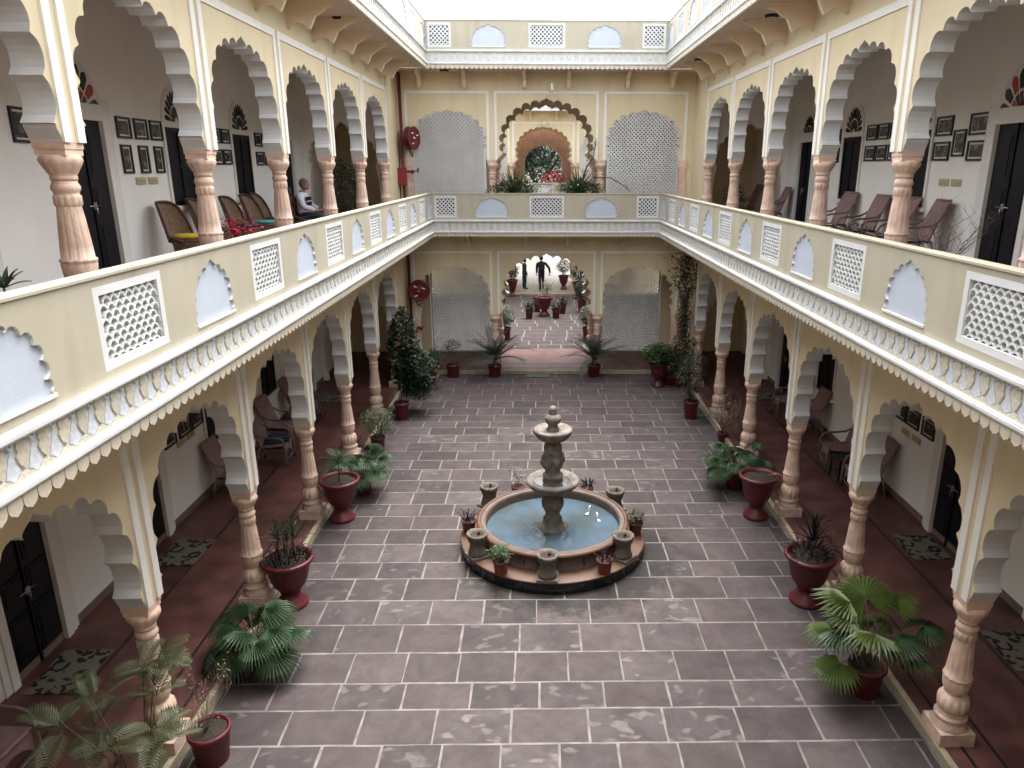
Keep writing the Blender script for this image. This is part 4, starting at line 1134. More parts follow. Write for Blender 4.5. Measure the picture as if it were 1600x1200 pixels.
# L7 pot with tall climber/tree
T = potted('potted_tree', 'slim potted tree with dense dark foliage climbing the left rear corner', -3.66, 17.35, .19, .44, group=G_LEFT)
rv = random.Random(16); mb = MB(); mb.tube([(0, 0, .4), (.02, .02, 1.0), (.05, .1, 1.7), (.1, .3, 2.6)], .018, 6, r2=.008); mb.tube([(-.04, 0, .4), (-.06, .03, .9), (-.1, .2, 1.6)], .012, 6, r2=.006); mb.build('stem', BARK, T)
T.rotation_euler = (0, 0, 0)
link('foliage', leaf_cloud(3200, blob(.36, .40, 1.10, 1.72, cx=.08, cy=.25), .105, BUSHD, 71), T); link('low_foliage', leaf_cloud(2400, blob(.50, .44, .70, 1.10, cx=.30, cy=.45), .105, BUSHD, 72, 'low_foliage'), T); link('sprays', leaf_cloud(700, blob(.44, .4, .28, .62, cx=.36, cy=.4), .10, BUSHD, 73, 'sprays', lw=.2), T)
# L8 urn with bright bush
T = potted('potted_shrub', 'red urn with bright green bush next to the red hose reel', -3.26, 19.9, .20, .72, urn=True, group='pots along the rear kerb')
link('foliage', leaf_cloud(1100, blob(.36, .34, .26, .92), .07, BUSHG, 81), T)
# L9 pot with little bonsai
T = potted('potted_shrub', 'small dark-leaved shrub on bare stems at the left of the rear kerb', -2.80, 21.15, .215, .40, group='pots along the rear kerb')
rv = random.Random(26); mb = MB(); tips = []; branchy(mb, (0, 0, .36), .5, 5, .5, .010, rv, 2, 0, tips); mb.build('stems', BARK, T)
link('foliage', leaf_cloud(420, blob(.28, .24, .17, .96), .055, BUSHD, 91), T)
# cycads
CY = [pinnate_leaf(.98, 32, .17, CYCG, ar, .020, .35, 'frond', seed=9) for ar in (.35, .6)]

def cycad(label, x, y):
    T = potted('cycad', label, x, y, .215, .36, group='pots along the rear kerb')
    mb = MB(); mb.lathe([(.06, .3), (.075, .38), (.07, .46), (.04, .50)], 14); mb.build('trunk', BARK, T)
    rv = random.Random(int(x*10))
    for i in range(20):
        a = 2*PI*i*.618; e = .0+1.2*((i+.5)/20); M = Matrix.Rotation(a, 4, 'Z') @ Matrix.Rotation(-e-.15, 4, 'Y')
        link('frond', CY[i % 2], T, (.02*math.cos(a), .02*math.sin(a), .48), M.to_euler(), rv.uniform(1.0, 1.25))
cycad('arching cycad in a red pot, left of the black door mat', -1.56, 21.22); cycad('arching cycad in a red pot, right of the black door mat', 1.43, 21.22)
# right rear
T = potted('potted_shrub', 'tall red urn with a bright green leafy bush at the right rear corner', 3.22, 20.15, .30, .72, urn=True, group='pots along the rear kerb')
link('foliage', leaf_cloud(1900, blob(.55, .45, .30, .95), .085, BUSHG, 101), T); link('inner_foliage', leaf_cloud(500, blob(.45, .4, .25, .9), .07, BUSHD, 102, 'inner_foliage'), T)
T = potted('potted_shrub', 'wide low red bowl with dark bush tucked behind the tall red urn', 3.72, 20.45, .40, .30, group='pots along the rear kerb')
link('foliage', leaf_cloud(1100, blob(.45, .42, .36, .68), .08, BUSHD, 103), T)
# R climber with pot
T = potted('potted_bamboo', 'red pot of thin bamboo-like stems before the vine-covered right rear column', 3.60, 17.35, .20, .46, group=G_RIGHT)
rv = random.Random(36); mb = MB()
for i in range(9):
    a = rv.uniform(0, 6.28); mb.tube([(.06*math.cos(a), .06*math.sin(a), .4), (.1*math.cos(a), .1*math.sin(a), .9), (.18*math.cos(a), .18*math.sin(a)+.05, 1.5)], .009, 5, r2=.004)
mb.build('stems', BARK, T); link('foliage', leaf_cloud(1200, blob(.32, .34, .62, 1.12), .085, OLIVE, 111, lw=.25), T)
link('green_foliage', leaf_cloud(600, blob(.30, .30, .5, 1.25), .09, BUSHD, 112, 'green_foliage', lw=.25), T)
V = empty('climbing_vine', 'straggly olive vine covering the right rear corner column up to the balcony', 'vine', (3.86, 19.95, .1))
rv = random.Random(44); mb = MB()
for i in range(9):
    x = rv.uniform(-.2, .2); y = rv.uniform(-.12, .05); pts = [(x, y, 0)]
    for k in range(9): x += rv.uniform(-.09, .09); y += rv.uniform(-.04, .04); x = max(-.3, min(.3, x)); pts.append((x, y-.04, (k+1)*.40))
    mb.tube(pts, .010, 5, r2=.004)
mb.build('stems', TWIG, V)
def vinef(rv): z = rv.uniform(.3, 3.75); wv = .21+.12*math.sin(z*2.3)+.05*math.sin(z*7); return (rv.gauss(0, wv*.7)-.04, rv.uniform(-.16, .05), z)
link('foliage', leaf_cloud(4200, vinef, .085, OLIVE, 45), V); link('fresh_foliage', leaf_cloud(500, vinef, .065, BUSHP, 46, 'fresh_foliage'), V)
# R dry shrub
T = potted('dry_shrub', 'leggy half-bare shrub between the right kerb and the third column', 4.02, 15.75, .13, .20, group=G_RIGHT)
rv = random.Random(52); mb = MB(); tips = []; branchy(mb, (0, 0, .15), .75, 7, .55, .009, rv, 3, 0, tips); mb.build('twigs', TWIG, T)
link('foliage', leaf_cloud(420, near(tips, .09), .05, mat('withered_leaf', (.20, .16, .09), .7, .3, 5, 0, objrand=.2), 53), T)
# R4 fan palm
T = potted('fan_palm', 'dense fan palm in a red pot just behind the empty right urn', 3.62, 13.15, .20, .42, group=G_RIGHT)
add_fan_palm(T, .36, ring_fronds(27, 17, (.26, .62), (.8, 1.05), (.0, 1.2)), FANG, 27)
# R3 empty urn
T = potted('potted_urn', 'large red urn holding only bare soil beside a right-hand column', 3.70, 11.93, .335, .84, urn=True, group=G_RIGHT)
mb = MB(); mb.tube([(.26, .02, .80), (.33, 0, .84), (.40, -.02, .80), (.42, -.03, .70)], .008, 5); mb.tube([(.2, .05, .79), (.30, -.02, .86), (.37, -.06, .83)], .006, 5); mb.build('dry_stalk', mat('straw', (.45, .36, .24), .9, .2, 8, 0), T)
# R2 dark plant urn
T = potted('potted_cordyline', 'red urn with blackish purple spiky leaves on the right', 3.67, 9.24, .36, .80, urn=True, group=G_RIGHT)
SDL = strap_leaf(.42, .026, DARKP, .5)
rosette(T, .98, SDL, 34, 41, .0, 1.45, (.6, 1.0), name='spiky_leaf'); rosette(T, 1.15, SDL, 24, 42, .1, 1.5, (.55, .85), name='spiky_leaf')
mb = MB(); mb.tube([(0, 0, .7), (0, 0, 1.2)], .014, 6); mb.build('stem', BARK, T); ruff(T, .76, .30, 130, 43)
# R1 big lime fan palm
T = potted('fan_palm', 'large lime green fan palm in a red pot at the lower right', 3.70, 7.32, .22, .40, group=G_RIGHT)
T.rotation_euler = (0, 0, 0)
fr = [(R(90), 1.25, .84, 1.45), (R(250), 1.25, .66, 1.25), (R(205), .45, .52, 1.1), (R(185), 1.0, .62, 1.15), (R(130), 1.2, .8, 1.3), (R(40), 1.0, .8, 1.1), (R(-40), 1.1, .6, 1.1), (R(155), .75, .60, 1.0), (R(5), .72, .82, 1.05), (R(-25), .50, .50, .85), (R(170), 1.2, .70, 1.0), (R(60), .55, .6, .9), (R(120), .4, .5, .8)]
add_fan_palm(T, .36, fr, FANY+FANG[:1], 37)
# small pots round the pool
def small_pot(label, x, y, z, kind, seed):
    T = potted('small_potted_plant', label, x, y, .125, .22, m=POTT, z=z, group='small pots around the pool')
    if kind == 'green':
        rv = random.Random(seed); mb = MB(); tips = []; branchy(mb, (0, 0, .18), .30, 5, .5, .005, rv, 2, 0, tips); mb.build('stems', BARK, T)
        link('foliage', leaf_cloud(260, blob(.15, .15, .13, .34), .055, BUSHG if seed % 2 else OLIVE, seed), T)
    elif kind == 'dark':
        ruff(T, .20, .09, 34, seed, SDL_S)
    else:
        rv = random.Random(seed); mb = MB(); tips = []; branchy(mb, (0, 0, .18), .34, 3, .4, .006, rv, 2, 0, tips); mb.build('stems', BARK, T)
        link('foliage', leaf_cloud(60, near(tips, .05), .07, OLIVE, seed), T)
SDL_S = strap_leaf(.17, .026, PURPL, .6, 'dark_leaf')
small_pot('small red pot with dark leaves at the left end of the pool plinth', -1.40, 11.02, .21, 'dark', 1)
small_pot('small red pot with fresh green herb at the front left of the pool', -.80, 9.72, .21, 'green', 3)
small_pot('small red pot with purple leaves at the front right of the pool', .76, 9.72, .21, 'dark', 5)
small_pot('small red pot with upright olive sprigs at the right end of the pool plinth', 1.38, 10.92, .21, 'green', 6)
small_pot('small red pot with a sparse twig, behind the pool to the left', -.62, 12.36, .21, 'twig', 7)
small_pot('small red pot with dark dense leaves, behind the pool to the right', .66, 12.32, .21, 'dark', 8)

# ------------------------------------------------------------------ door mats
def rug(label, x, y, z, w_=.62, d=.82):
    m = MB(); m.box(-w_/2, w_/2, -d/2, d/2, .0, .010)
    o = m.build('door_mat', RUG, None, (x, y, z+.005), (0, 0, rnd.uniform(-.03, .03))); tag(o, label, 'door mat', 'leopard patterned door mats')
for x, y, l in ((-6.0, 7.68, 'leopard patterned mat before the nearest door on the left'), (-5.92, 10.56, 'leopard patterned mat before the second door on the left'), (-5.85, 18.75, 'leopard patterned mat at the far end of the left veranda'), (6.0, 7.92, 'leopard patterned mat before the nearest door on the right'), (6.05, 10.6, 'leopard patterned mat before the second door on the right'), (5.95, 18.9, 'leopard patterned mat at the far end of the right veranda')):
    rug(l, x, y, ZG)
m = MB(); m.box(-.34, .34, -.17, .17, 0, .012)
for i in range(9): m.box(-.33+i*.075, -.29+i*.075, -.16, .16, .012, .018)
o = m.build('rubber_mat', BLACKI, None, (-.26, 21.22, .003)); tag(o, 'plain black rubber mat on the paving before the rear kerb', 'door mat')

# ------------------------------------------------------------------ pictures
def picture(s, y0, y1, z0, z1, label):
    w_ = (y1-y0); h = z1-z0; u0 = MB(); frame_box(u0, -w_/2, w_/2, 0, h, .032, 0, .03)
    T = empty('wall_picture', label, 'picture', (s*6.499, (y0+y1)/2, z0), -PI/2 if s < 0 else PI/2, 'black framed pictures on the corridor walls')
    u0.build('frame', BLACKF, T); m = MB(); m.box(-w_/2+.03, w_/2-.03, 0, .008, .03, h-.03); m.build('mount', MATW, T)
    m = MB(); m.box(-w_/2+.058, w_/2-.058, .008, .012, .058, h-.058); m.build('print', PRINT, T)
    T.rotation_euler[1] = rnd.uniform(-.015, .015)
sp = 'square'
for i, (a, b) in enumerate(((11.56, 11.95), (12.06, 12.45), (12.54, 12.92))):
    picture(-1, a, b, 6.47, 6.78, '%s landscape picture of the upper row beside the nearest upper left door' % ('first', 'middle', 'last')[i])
    picture(-1, a+.03, b-.08, 5.96, 6.38, '%s upright picture of the lower row beside the nearest upper left door' % ('first', 'middle', 'last')[i])
picture(-1, 9.28, 9.66, 6.34, 6.75, 'single framed picture left of the nearest upper left door')
for i, (a, b) in enumerate(((14.42, 14.80), (14.87, 15.25), (15.30, 15.68))):
    picture(-1, a, b, 6.50, 6.78, '%s picture of the top row between the two upper left windows' % ('first', 'middle', 'last')[i])
    picture(-1, a, b, 6.10, 6.39, '%s picture of the bottom row between the two upper left windows' % ('first', 'middle', 'last')[i])
for i, (a, b) in enumerate(((17.06, 17.48), (17.58, 17.95))):
    picture(-1, a, b, 6.49, 6.78, '%s picture of the top row past the second upper left window' % ('near', 'far')[i])
    picture(-1, a, b, 6.09, 6.38, '%s picture of the bottom row past the second upper left window' % ('near', 'far')[i])
picture(1, 12.38, 12.88, 6.58, 6.89, 'landscape picture at the top left of the five on the upper right wall')
picture(1, 12.38, 12.88, 6.19, 6.49, 'landscape picture at the lower left of the five on the upper right wall')
picture(1, 11.95, 12.30, 6.25, 6.66, 'upright picture in the middle of the five on the upper right wall')
picture(1, 11.38, 11.88, 6.56, 6.88, 'picture with blue sky at the top right of the five on the upper right wall')
picture(1, 11.40, 11.86, 6.18, 6.48, 'landscape picture at the lower right of the five on the upper right wall')
for i, (a, b) in enumerate(((14.15, 14.56), (14.64, 15.08), (15.15, 15.60))):
    picture(1, a, b, 6.60, 6.90, '%s picture of the top row between the two upper right windows' % ('near', 'middle', 'far')[i])
    picture(1, a, b, 6.20, 6.50, '%s picture of the bottom row between the two upper right windows' % ('near', 'middle', 'far')[i])
picture(1, 16.95, 17.35, 6.58, 6.9, 'upper picture past the second upper right window'); picture(1, 16.95, 17.35, 6.18, 6.5, 'lower picture past the second upper right window')
for i, (a, b) in enumerate(((11.49, 11.90), (12.01, 12.46), (12.50, 12.92))):
    picture(-1, a, b, 1.50, 1.85, '%s picture of the lower row on the ground floor left wall' % ('near', 'middle', 'far')[i]); picture(-1, a, b, 1.95, 2.28, '%s picture of the upper row on the ground floor left wall' % ('near', 'middle', 'far')[i])
    picture(1, a, b, 1.60, 1.93, '%s picture of the lower row on the ground floor right wall' % ('near', 'middle', 'far')[i]); picture(1, a, b, 2.03, 2.33, '%s picture of the upper row on the ground floor right wall' % ('near', 'middle', 'far')[i])

# ------------------------------------------------------------------ armchairs
def armchair(label):
    """faces +y, origin between the feet"""
    T = empty('wicker_armchair', label, 'chair', group='mauve wicker armchairs')
    m = MB()   # seat, slightly bowed
    nx, ny = 8, 6; vs = []
    for j in range(ny+1):
        for i in range(nx+1):
            x = -.27+.54*i/nx; y = -.24+.50*j/ny; vs.append((x, y, .42+.02*(j/ny)-.015*math.sin(PI*i/nx)))
    vs2 = [(a, b, c-.05) for a, b, c in vs]; N = len(vs); w1 = nx+1
    fs = [(j*w1+i, j*w1+i+1, (j+1)*w1+i+1, (j+1)*w1+i) for j in range(ny) for i in range(nx)]
    m.add(vs, fs, 0, True); m.add(vs2, [f[::-1] for f in fs], 0, True)
    m.box(-.27, .27, -.24, -.235, .37, .42); m.tube([(-.27, .26, .42), (-.1, .275, .43), (.1, .275, .43), (.27, .26, .42)], .024, 8); m.build('seat', MAUVE, T)
    m = MB(); m.plate([(-.27, .10), (-.22, .20), (-.12, .27), (0, .30), (.12, .27), (.22, .20), (.27, .10), (.27, .40), (-.27, .40)], [], .245, .26); m.build('apron', MAUVE, T)
    m = MB(); nz = 8; vs = []
    for j in range(nz+1):
        t = j/nz
        for i in range(nx+1):
            u = i/nx; x = (-.25+.50*u)*(1+.06*t); y = -.22-.18*t-.07*t*t+(.03*(abs(u-.5)*2)**2); vs.append((x, y, .42+.64*t))
    fs = [(j*w1+i, j*w1+i+1, (j+1)*w1+i+1, (j+1)*w1+i) for j in range(nz) for i in range(nx)]
    m.add(vs, [f[::-1] for f in fs], 0, True); m.add([(a, b-.03, c) for a, b, c in vs], fs, 0, True)
    e = [vs[j*w1] for j in range(nz+1)]; e2 = [vs[j*w1+nx] for j in range(nz+1)]
    m.tube([(a, b-.015, c) for a, b, c in e]+[(a, b-.015, c) for a, b, c in reversed(e2)], .020, 6); m.build('backrest', MAUVE, T)
    for sx in (-1, 1):
        m = MB(); x = sx*.30
        m.tube([(sx*.27, -.31, .74), (x, -.20, .665), (x, 0, .64), (x, .14, .635), (x, .24, .60), (x*1.0, .285, .50), (x, .295, .30), (x*1.02, .31, 0)], .021, 8); m.build('arm', MAUVED, T)
        m = MB(); m.tube([(sx*.26, -.24, .42), (sx*.27, -.30, .2), (sx*.28, -.34, 0)], .020, 7); m.build('leg', MAUVED, T)
    m = MB(); m.tube([(-.30, .29, .14), (.30, .29, .14)], .010, 6); m.tube([(-.27, -.31, .14), (.27, -.31, .14)], .010, 6); m.build('stretcher', MAUVED, T)
    return T
A0 = armchair('mauve wicker armchair nearest the camera on the upper right gallery')
spots = [(1, 5.95, 12.20, ZU, None), (1, 5.95, 13.15, ZU, 'mauve wicker armchair half hidden behind the second upper right column'), (1, 5.93, 14.25, ZU, 'brownest wicker armchair, between the two upper right windows'), (1, 5.95, 15.75, ZU, 'mauve wicker armchair below the second upper right window'),
         (1, 5.95, 22.4, ZU, 'dark wicker chair at the far end of the upper right corridor'), (1, 5.9, 20.1-.35, ZU, 'wicker chair just before the cross arch of the upper right corridor'),
         (-1, 5.98, 12.85, ZG, 'wicker armchair by the ground floor pictures on the left veranda'), (-1, 5.75, 14.35, ZG, 'wicker armchair beneath the first ground floor window on the left'), (-1, 5.98, 15.45, ZG, 'wicker armchair beside the folded dark cloth on the left veranda'), (-1, 5.98, 17.0, ZG, 'farthest wicker armchair on the left veranda'), (-1, 5.75, 6.02, ZG, 'wicker chair cut off at the bottom left edge of the photo'),
         (1, 5.98, 12.75, ZG, 'wicker armchair nearest the camera on the right veranda'), (1, 5.98, 14.0, ZG, 'wicker armchair past the dark side table on the right veranda'), (1, 5.98, 15.95, ZG, 'wicker armchair below the dark ground floor window on the right'), (1, 5.98, 17.2, ZG, 'farthest wicker armchair on the right veranda')]
for i, (s_, x, y, z, l) in enumerate(spots):
    rz = (PI/2 if s_ > 0 else -PI/2)+rnd.uniform(-.12, .12)
    if i == 0: A0.location = (s_*x, y, z); A0.rotation_euler = (0, 0, rz)
    else: copy_thing(A0, l, (s_*x, y, z), rz)
T = empty('side_table', 'low dark side table between two wicker chairs on the right veranda', 'table', (5.9, 13.38, ZG))
m = MB(); m.box(-.24, .24, -.24, .24, .42, .45); m.build('table_top', BLKCL, T)
for a in (-1, 1):
    for b in (-1, 1): m = MB(); m.box(a*.21-.018, a*.21+.018, b*.21-.018, b*.21+.018, 0, .42); m.build('leg', BLKCL, T)
m = MB(); m.box(-.2, .2, -.2, .2, .12, .14); m.build('shelf', BLKCL, T)
m = MB(); m.box(-.24, .24, -.16, .16, 0, .05); m.box(-.2, .22, -.13, .14, .05, .09); o = m.build('folded_cloth', DENIM, None, (-5.72, 14.42, ZG+.445), (0, 0, .3)); tag(o, 'folded dark blue cloth on a wicker chair of the left veranda', 'cloth')
# cane tub chairs
def cane_chair(label, cush, loc, rz):
    T = empty('cane_chair', label, 'chair', loc, rz, 'brown cane tub chairs on the upper left gallery')
    m = MB(); m.lathe([(.25, 0), (.265, .03), (.24, .12), (.225, .24), (.24, .34), (.28, .40), (.27, .43), (.001, .43)], 28, caps=False, mod=lambda a, k, z: 1+.015*math.sin(a*28)); m.build('woven_base', CANE, T)
    n = 18; rows = 8; vs = []; rimp = []
    for j in range(rows+1):
        t = j/rows
        for i in range(n+1):
            a = R(-25)-(R(130))*i/n   # around the back (-y)
            ca = abs((i/n)-.5)*2
            H = .52*(1-ca**4)+.10; r = .27+.06*t*(1-ca*.5)
            z = .38+H*t; x = r*math.cos(a)*(1.05); y = r*math.sin(a)-.12*t*(1-ca**2)
            vs.append((x, y, z))
            if j == rows: rimp.append((x, y, z))
    w1 = n+1; fs = [(j*w1+i, j*w1+i+1, (j+1)*w1+i+1, (j+1)*w1+i) for j in range(rows) for i in range(n)]
    m = MB(); m.add(vs, fs, 0, True); m.add([(a*1.04, b*1.04-.01, c) for a, b, c in vs], [f[::-1] for f in fs], 0, True); m.build('backrest', CANE, T)
    m = MB(); m.tube([(.27, .12, .40)]+rimp+[(-.27, .12, .40)], .024, 8); m.build('rim', CANED, T)
    m = MB(); m.tube([(.265*math.cos(a), .265*math.sin(a), .41) for a in [2*PI*i/16 for i in range(16)]], .022, 6, closed=True); m.build('seat_ring', CANED, T)
    m = MB(); m.lathe([(.001, .44), (.20, .44), (.235, .465), (.20, .50), (.001, .515)], 20, caps=False); m.build('cushion', cush, T)
cane_chair('brown cane chair with yellow cushion, nearest the camera on the upper left gallery', YELC, (-5.93, 12.15, ZU), -PI/2-.25)
cane_chair('cane chair with dark seat just behind the second upper left column', PURC, (-5.98, 13.35, ZU), -PI/2)
cane_chair('cane chair with dark purple cushion behind the crimson flowers', PURC, (-5.85, 14.4, ZU), -PI/2-.1)
cane_chair('cane chair with teal cushion to the right of the crimson flowers', TEALC, (-5.85, 15.35, ZU), -PI/2-.15)
cane_chair('cane chair between the teal cushion and the seated man', PURC, (-5.95, 16.2, ZU), -PI/2)
cane_chair('cane chair in which the man in the white shirt is sitting', PURC, (-5.48, 16.90, ZU), -1.60)
cane_chair('small cane chair at the far end of the upper left gallery', CANE, (-5.2, 20.0, ZU), -2.2)

# ------------------------------------------------------------------ gallery plants
def bowl_flowers(label, x, y):
    T = potted('potted_flowers', label, x, y, .22, .30, m=mat('clay_pot', (.30, .16, .10), .8, .2, 8, .2), z=ZU, cat='potted plant')
    rv = random.Random(3); mb = MB(); tips = []; branchy(mb, (0, 0, .25), .45, 9, .6, .006, rv, 2, 0, tips); mb.build('twigs', TWIG, T)
    link('flowers', leaf_cloud(420, near(tips, .08), .045, FLOWR, 31, 'flowers', lw=.8), T); link('foliage', leaf_cloud(120, near(tips, .1), .05, OLIVE, 32), T)
    return T
bowl_flowers('pot of crimson bougainvillea behind the left parapet, in front of the cane chairs', -4.85, 11.45); t2 = bowl_flowers('smaller pot with low crimson blooms just right of the large red flowers', -4.62, 12.15); t2.scale = (.75, .75, .6)
T = potted('potted_ficus', 'tall bushy green plant between the fourth and fifth upper left columns', -4.75, 17.7, .22, .34, z=ZU, m=mat('clay_pot', (.3, .16, .1)))
rv = random.Random(13); mb = MB(); tips = []; branchy(mb, (0, 0, .3), 1.2, 7, .25, .014, rv, 2, 0, tips); mb.build('stems', BARK, T)
link('foliage', leaf_cloud(2600, blob(.48, .42, .72, 1.02), .085, BUSHD, 131, lw=.28), T); link('pale_foliage', leaf_cloud(500, blob(.50, .44, .70, 1.0), .08, BUSHP, 132, 'pale_foliage', lw=.25), T)
T = potted('potted_seedling', 'green leafy sprig peeking over the left parapet at the edge of the photo', -4.55, 5.95, .14, .30, z=ZU)
SPL = strap_leaf(.22, .06, BUSHP, .5); rosette(T, .62, SPL, 11, 14, .0, 1.0, (.7, 1.0)); mb = MB(); mb.tube([(0, 0, .28), (0, 0, .66)], .01, 5); mb.build('stem', BARK, T)
T = potted('dry_shrub', 'bare twiggy shrub above the right parapet in front of the nearest upper right door', 5.10, 9.55, .20, .30, z=ZU)
rv = random.Random(15); mb = MB(); tips = []; branchy(mb, (0, 0, .28), .72, 14, .95, .006, rv, 3, 0, tips); mb.build('twigs', TWIG, T); link('foliage', leaf_cloud(90, near(tips, .03), .035, mat('withered_leaf', (.2, .16, .09)), 16), T)
T = potted('potted_herb', 'low trailing green plant just above the right parapet before the chairs', 4.75, 11.7, .26, .40, z=ZU)
link('foliage', leaf_cloud(900, blob(.42, .40, .17, .55), .045, OLIVE, 151), T)
T = potted('potted_herb', 'dark leafy plant at the foot of the farthest upper right column', 4.9, 19.6, .2, .4, z=ZU); link('foliage', leaf_cloud(500, blob(.3, .3, .4, .8), .07, BUSHD, 152), T)
BSL = strap_leaf(.72, .045, BUSHG, .55, 'long_leaf')
def bush_bowl(label, x, seed):
    T = potted('potted_shrub', label, x, 21.05, .38, .30, z=5.02-.0, m=mat('dark_bowl', (.05, .035, .03), .6, .2, 8, .2), group='green bushes behind the rear balcony wall')
    T.rotation_euler = (0, 0, 0)
    m = MB(); m.box(-.22, .22, -.22, .22, ZU-5.02, 0); m.build('stand', PINKL, T)
    rosette(T, .34, BSL, 46, seed, .25, 1.45, (.7, 1.25), .12, 'long_leaf')
    rv = random.Random(seed); mb = MB(); tips = []; branchy(mb, (0, 0, .25), .75, 12, .9, .009, rv, 2, 0, tips); mb.build('twigs', TWIG, T)
    link('foliage', leaf_cloud(900, blob(.62, .26, .26, .46), .11, BUSHG, seed, lw=.28), T); link('mixed_foliage', leaf_cloud(700, blob(.70, .26, .26, .42), .08, BUSHP, seed+1, 'mixed_foliage'), T); link('flowers', leaf_cloud(70, blob(.55, .3, .3, .5), .05, FLOWW, seed+2, 'flowers', lw=.7), T)
    return T
bush_bowl('leafy green bush in a dark bowl on the left of the rear upper arch', -.92, 161); bush_bowl('leafy green bush in a dark bowl on the right of the rear upper arch', .90, 171)
V = empty('climbing_branch', 'thin dark branch curving past the right column of the rear upper arch', 'branch', (0, 21.1, 0))
m = MB(); m.tube([(1.0, 0, 5.7), (1.12, 0, 6.1), (1.28, 0, 6.3), (1.36, -.05, 6.75)], .022, 6, r2=.01); m.tube([(1.3, 0, 5.8), (1.8, -.02, 5.78), (2.2, -.03, 5.55), (2.35, -.03, 5.42)], .018, 6, r2=.01); m.build('stem', BARK, V)
link('foliage', leaf_cloud(160, lambda r_: (lambda t: (1.0+.36*t+r_.uniform(-.06, .06), r_.uniform(-.06, .06), 5.7+1.05*t+r_.uniform(-.06, .06)))(r_.random()), .06, BUSHD, 181), V)

# ------------------------------------------------------------------ fire equipment
def hose_reel(label, z, facing):
    T = empty('fire_hose_reel', label, 'hose reel', (-3.72, 21.22, z), facing, 'red fire hose reels on the left of the rear wing')
    for nm, y, r_ in (('reel_disc', -.085, .31), ('reel_disc', .085, .31)):
        m = MB(); n = 36; pr = [(.001, 0), (.08, .01), (.10, -.005), (.26, -.005), (.29, .012), (r_, .0), (.30, -.015), (.001, -.012)]
        m.lathe(pr, n, caps=False); m.v = [(a, c*(-1 if y < 0 else 1)+y, b) for a, b, c in m.v]; m.build(nm, RED, T)
    m = MB()
    for k in range(4): m.tube([(.22*math.cos(t), -.05+.033*k, .22*math.sin(t)) for t in [2*PI*i/24 for i in range(24)]], .02, 6, closed=True)
    m.build('hose', mat('hose_black', (.03, .028, .028), .6, .2, 10, .1), T)
    m = MB(); m.tube([(0, -.12, 0), (0, .14, 0)], .035, 12); m.build('hub', STEEL, T)
    m = MB(); m.tube([(-.10, .0, -.28), (-.05, .02, -.42), (.05, .02, -.50), (.02, .02, -.36)], .016, 6); m.build('loose_hose', mat('hose_black', (.03, .03, .03)), T)
    for a_ in (.5, 2.2, 4.2):
        m = MB(); m.box(-.05, .05, -.102, -.098, -.015, .015); m.build('sticker', MATW, T, (.16*math.cos(a_), 0, .16*math.sin(a_)), (0, rnd.uniform(-.5, .5), 0))
hose_reel('red fire hose reel turned sideways on the upper storey by the rear wing', 6.82, 1.15); hose_reel('red fire hose reel facing the camera on the ground storey by the rear wing', 2.60, 0.05)
T = empty('fire_pipe', 'maroon riser pipe running down the left rear corner', 'pipe', (-4.0, 21.30, 0))
m = MB(); m.tube([(0, 0, 1.55), (0, 0, 8.5)], .045, 10); m.build('riser', REDD, T)
m = MB(); m.tube([(0, 0, 1.60), (.08, -.02, 1.5), (.22, -.05, 1.48)], .045, 8); m.tube([(.0, 0, 6.82), (.2, -.04, 6.82)], .025, 6); m.tube([(0, 0, 2.6), (.25, -.04, 2.6)], .025, 6); m.tube([(0, 0, 5.95), (.25, -.06, 5.93)], .035, 8); m.build('branch_pipes', REDD, T)
m = MB(); m.sphere((.26, -.06, 5.93), .06, 8); m.tube([(.26, -.06, 5.93), (.42, -.08, 5.97)], .015, 6); m.sphere((.26, -.06, 1.48), .065, 8); m.tube([(.26, -.08, 1.40), (.40, -.12, 1.55)], .015, 6); m.build('valves', RED, T)
m = MB(); m.tube([(.42, -.08, 5.90), (.42, -.08, 6.04)], .02, 8); m.build('valve_handle', BLUEV, T)
m = MB(); m.tube([(-.12, .0, 3.9), (-.12, 0, 5.0), (-.08, .02, 7.0)], .016, 6); m.build('conduit', REDD, T)
m = MB(); m.box(-.13, .13, -.08, .08, -.24, .24); m.box(-.11, .11, -.088, -.08, -.22, .22); m.box(-.01, .02, -.096, -.088, -.02, .03); o = m.build('fire_hose_cabinet', mat('cabinet_red', (.20, .014, .016), .45, .1, 5, .05), None, (-4.02, 21.12, 5.80)); tag(o, 'flat red metal cabinet beside the riser pipe on the upper storey', 'fire cabinet')
# soffit lamps
for i, (x, y) in enumerate(((-3.68, 13.93), (-3.70, 19.45), (-2.72, 21.0), (3.98, 20.6), (3.60, 18.73), (3.72, 13.48))):
    T = empty('ceiling_lamp', ('round dark lamp under the left roof overhang, nearest the camera', 'small dark lamp under the left roof overhang near the far corner', 'dark lamp under the rear roof overhang on the left', 'dark lamp under the rear roof overhang at the right corner', 'small dark lamp under the right roof overhang near the far corner', 'round dark lamp under the right roof overhang, nearest the camera')[i], 'lamp', (x, y, SOF_U-.001), 0, 'dark round lamps under the roof overhang')
    m = MB(); m.lathe([(.001, -.045), (.10, -.045), (.115, -.03), (.12, 0)], 24, caps=False); m.build('housing', BLKCL, T)
    m = MB(); m.lathe([(.001, -.062), (.06, -.058), (.09, -.046)], 20, caps=False); m.build('glass', mat('lamp_glass', (.35, .35, .38), .2, .05, 4, 0), T)
T = empty('ring_lamp', 'thin wire ring with a small tube lamp hanging above the rear upper arch', 'lamp', (.14, 21.0, 8.12))
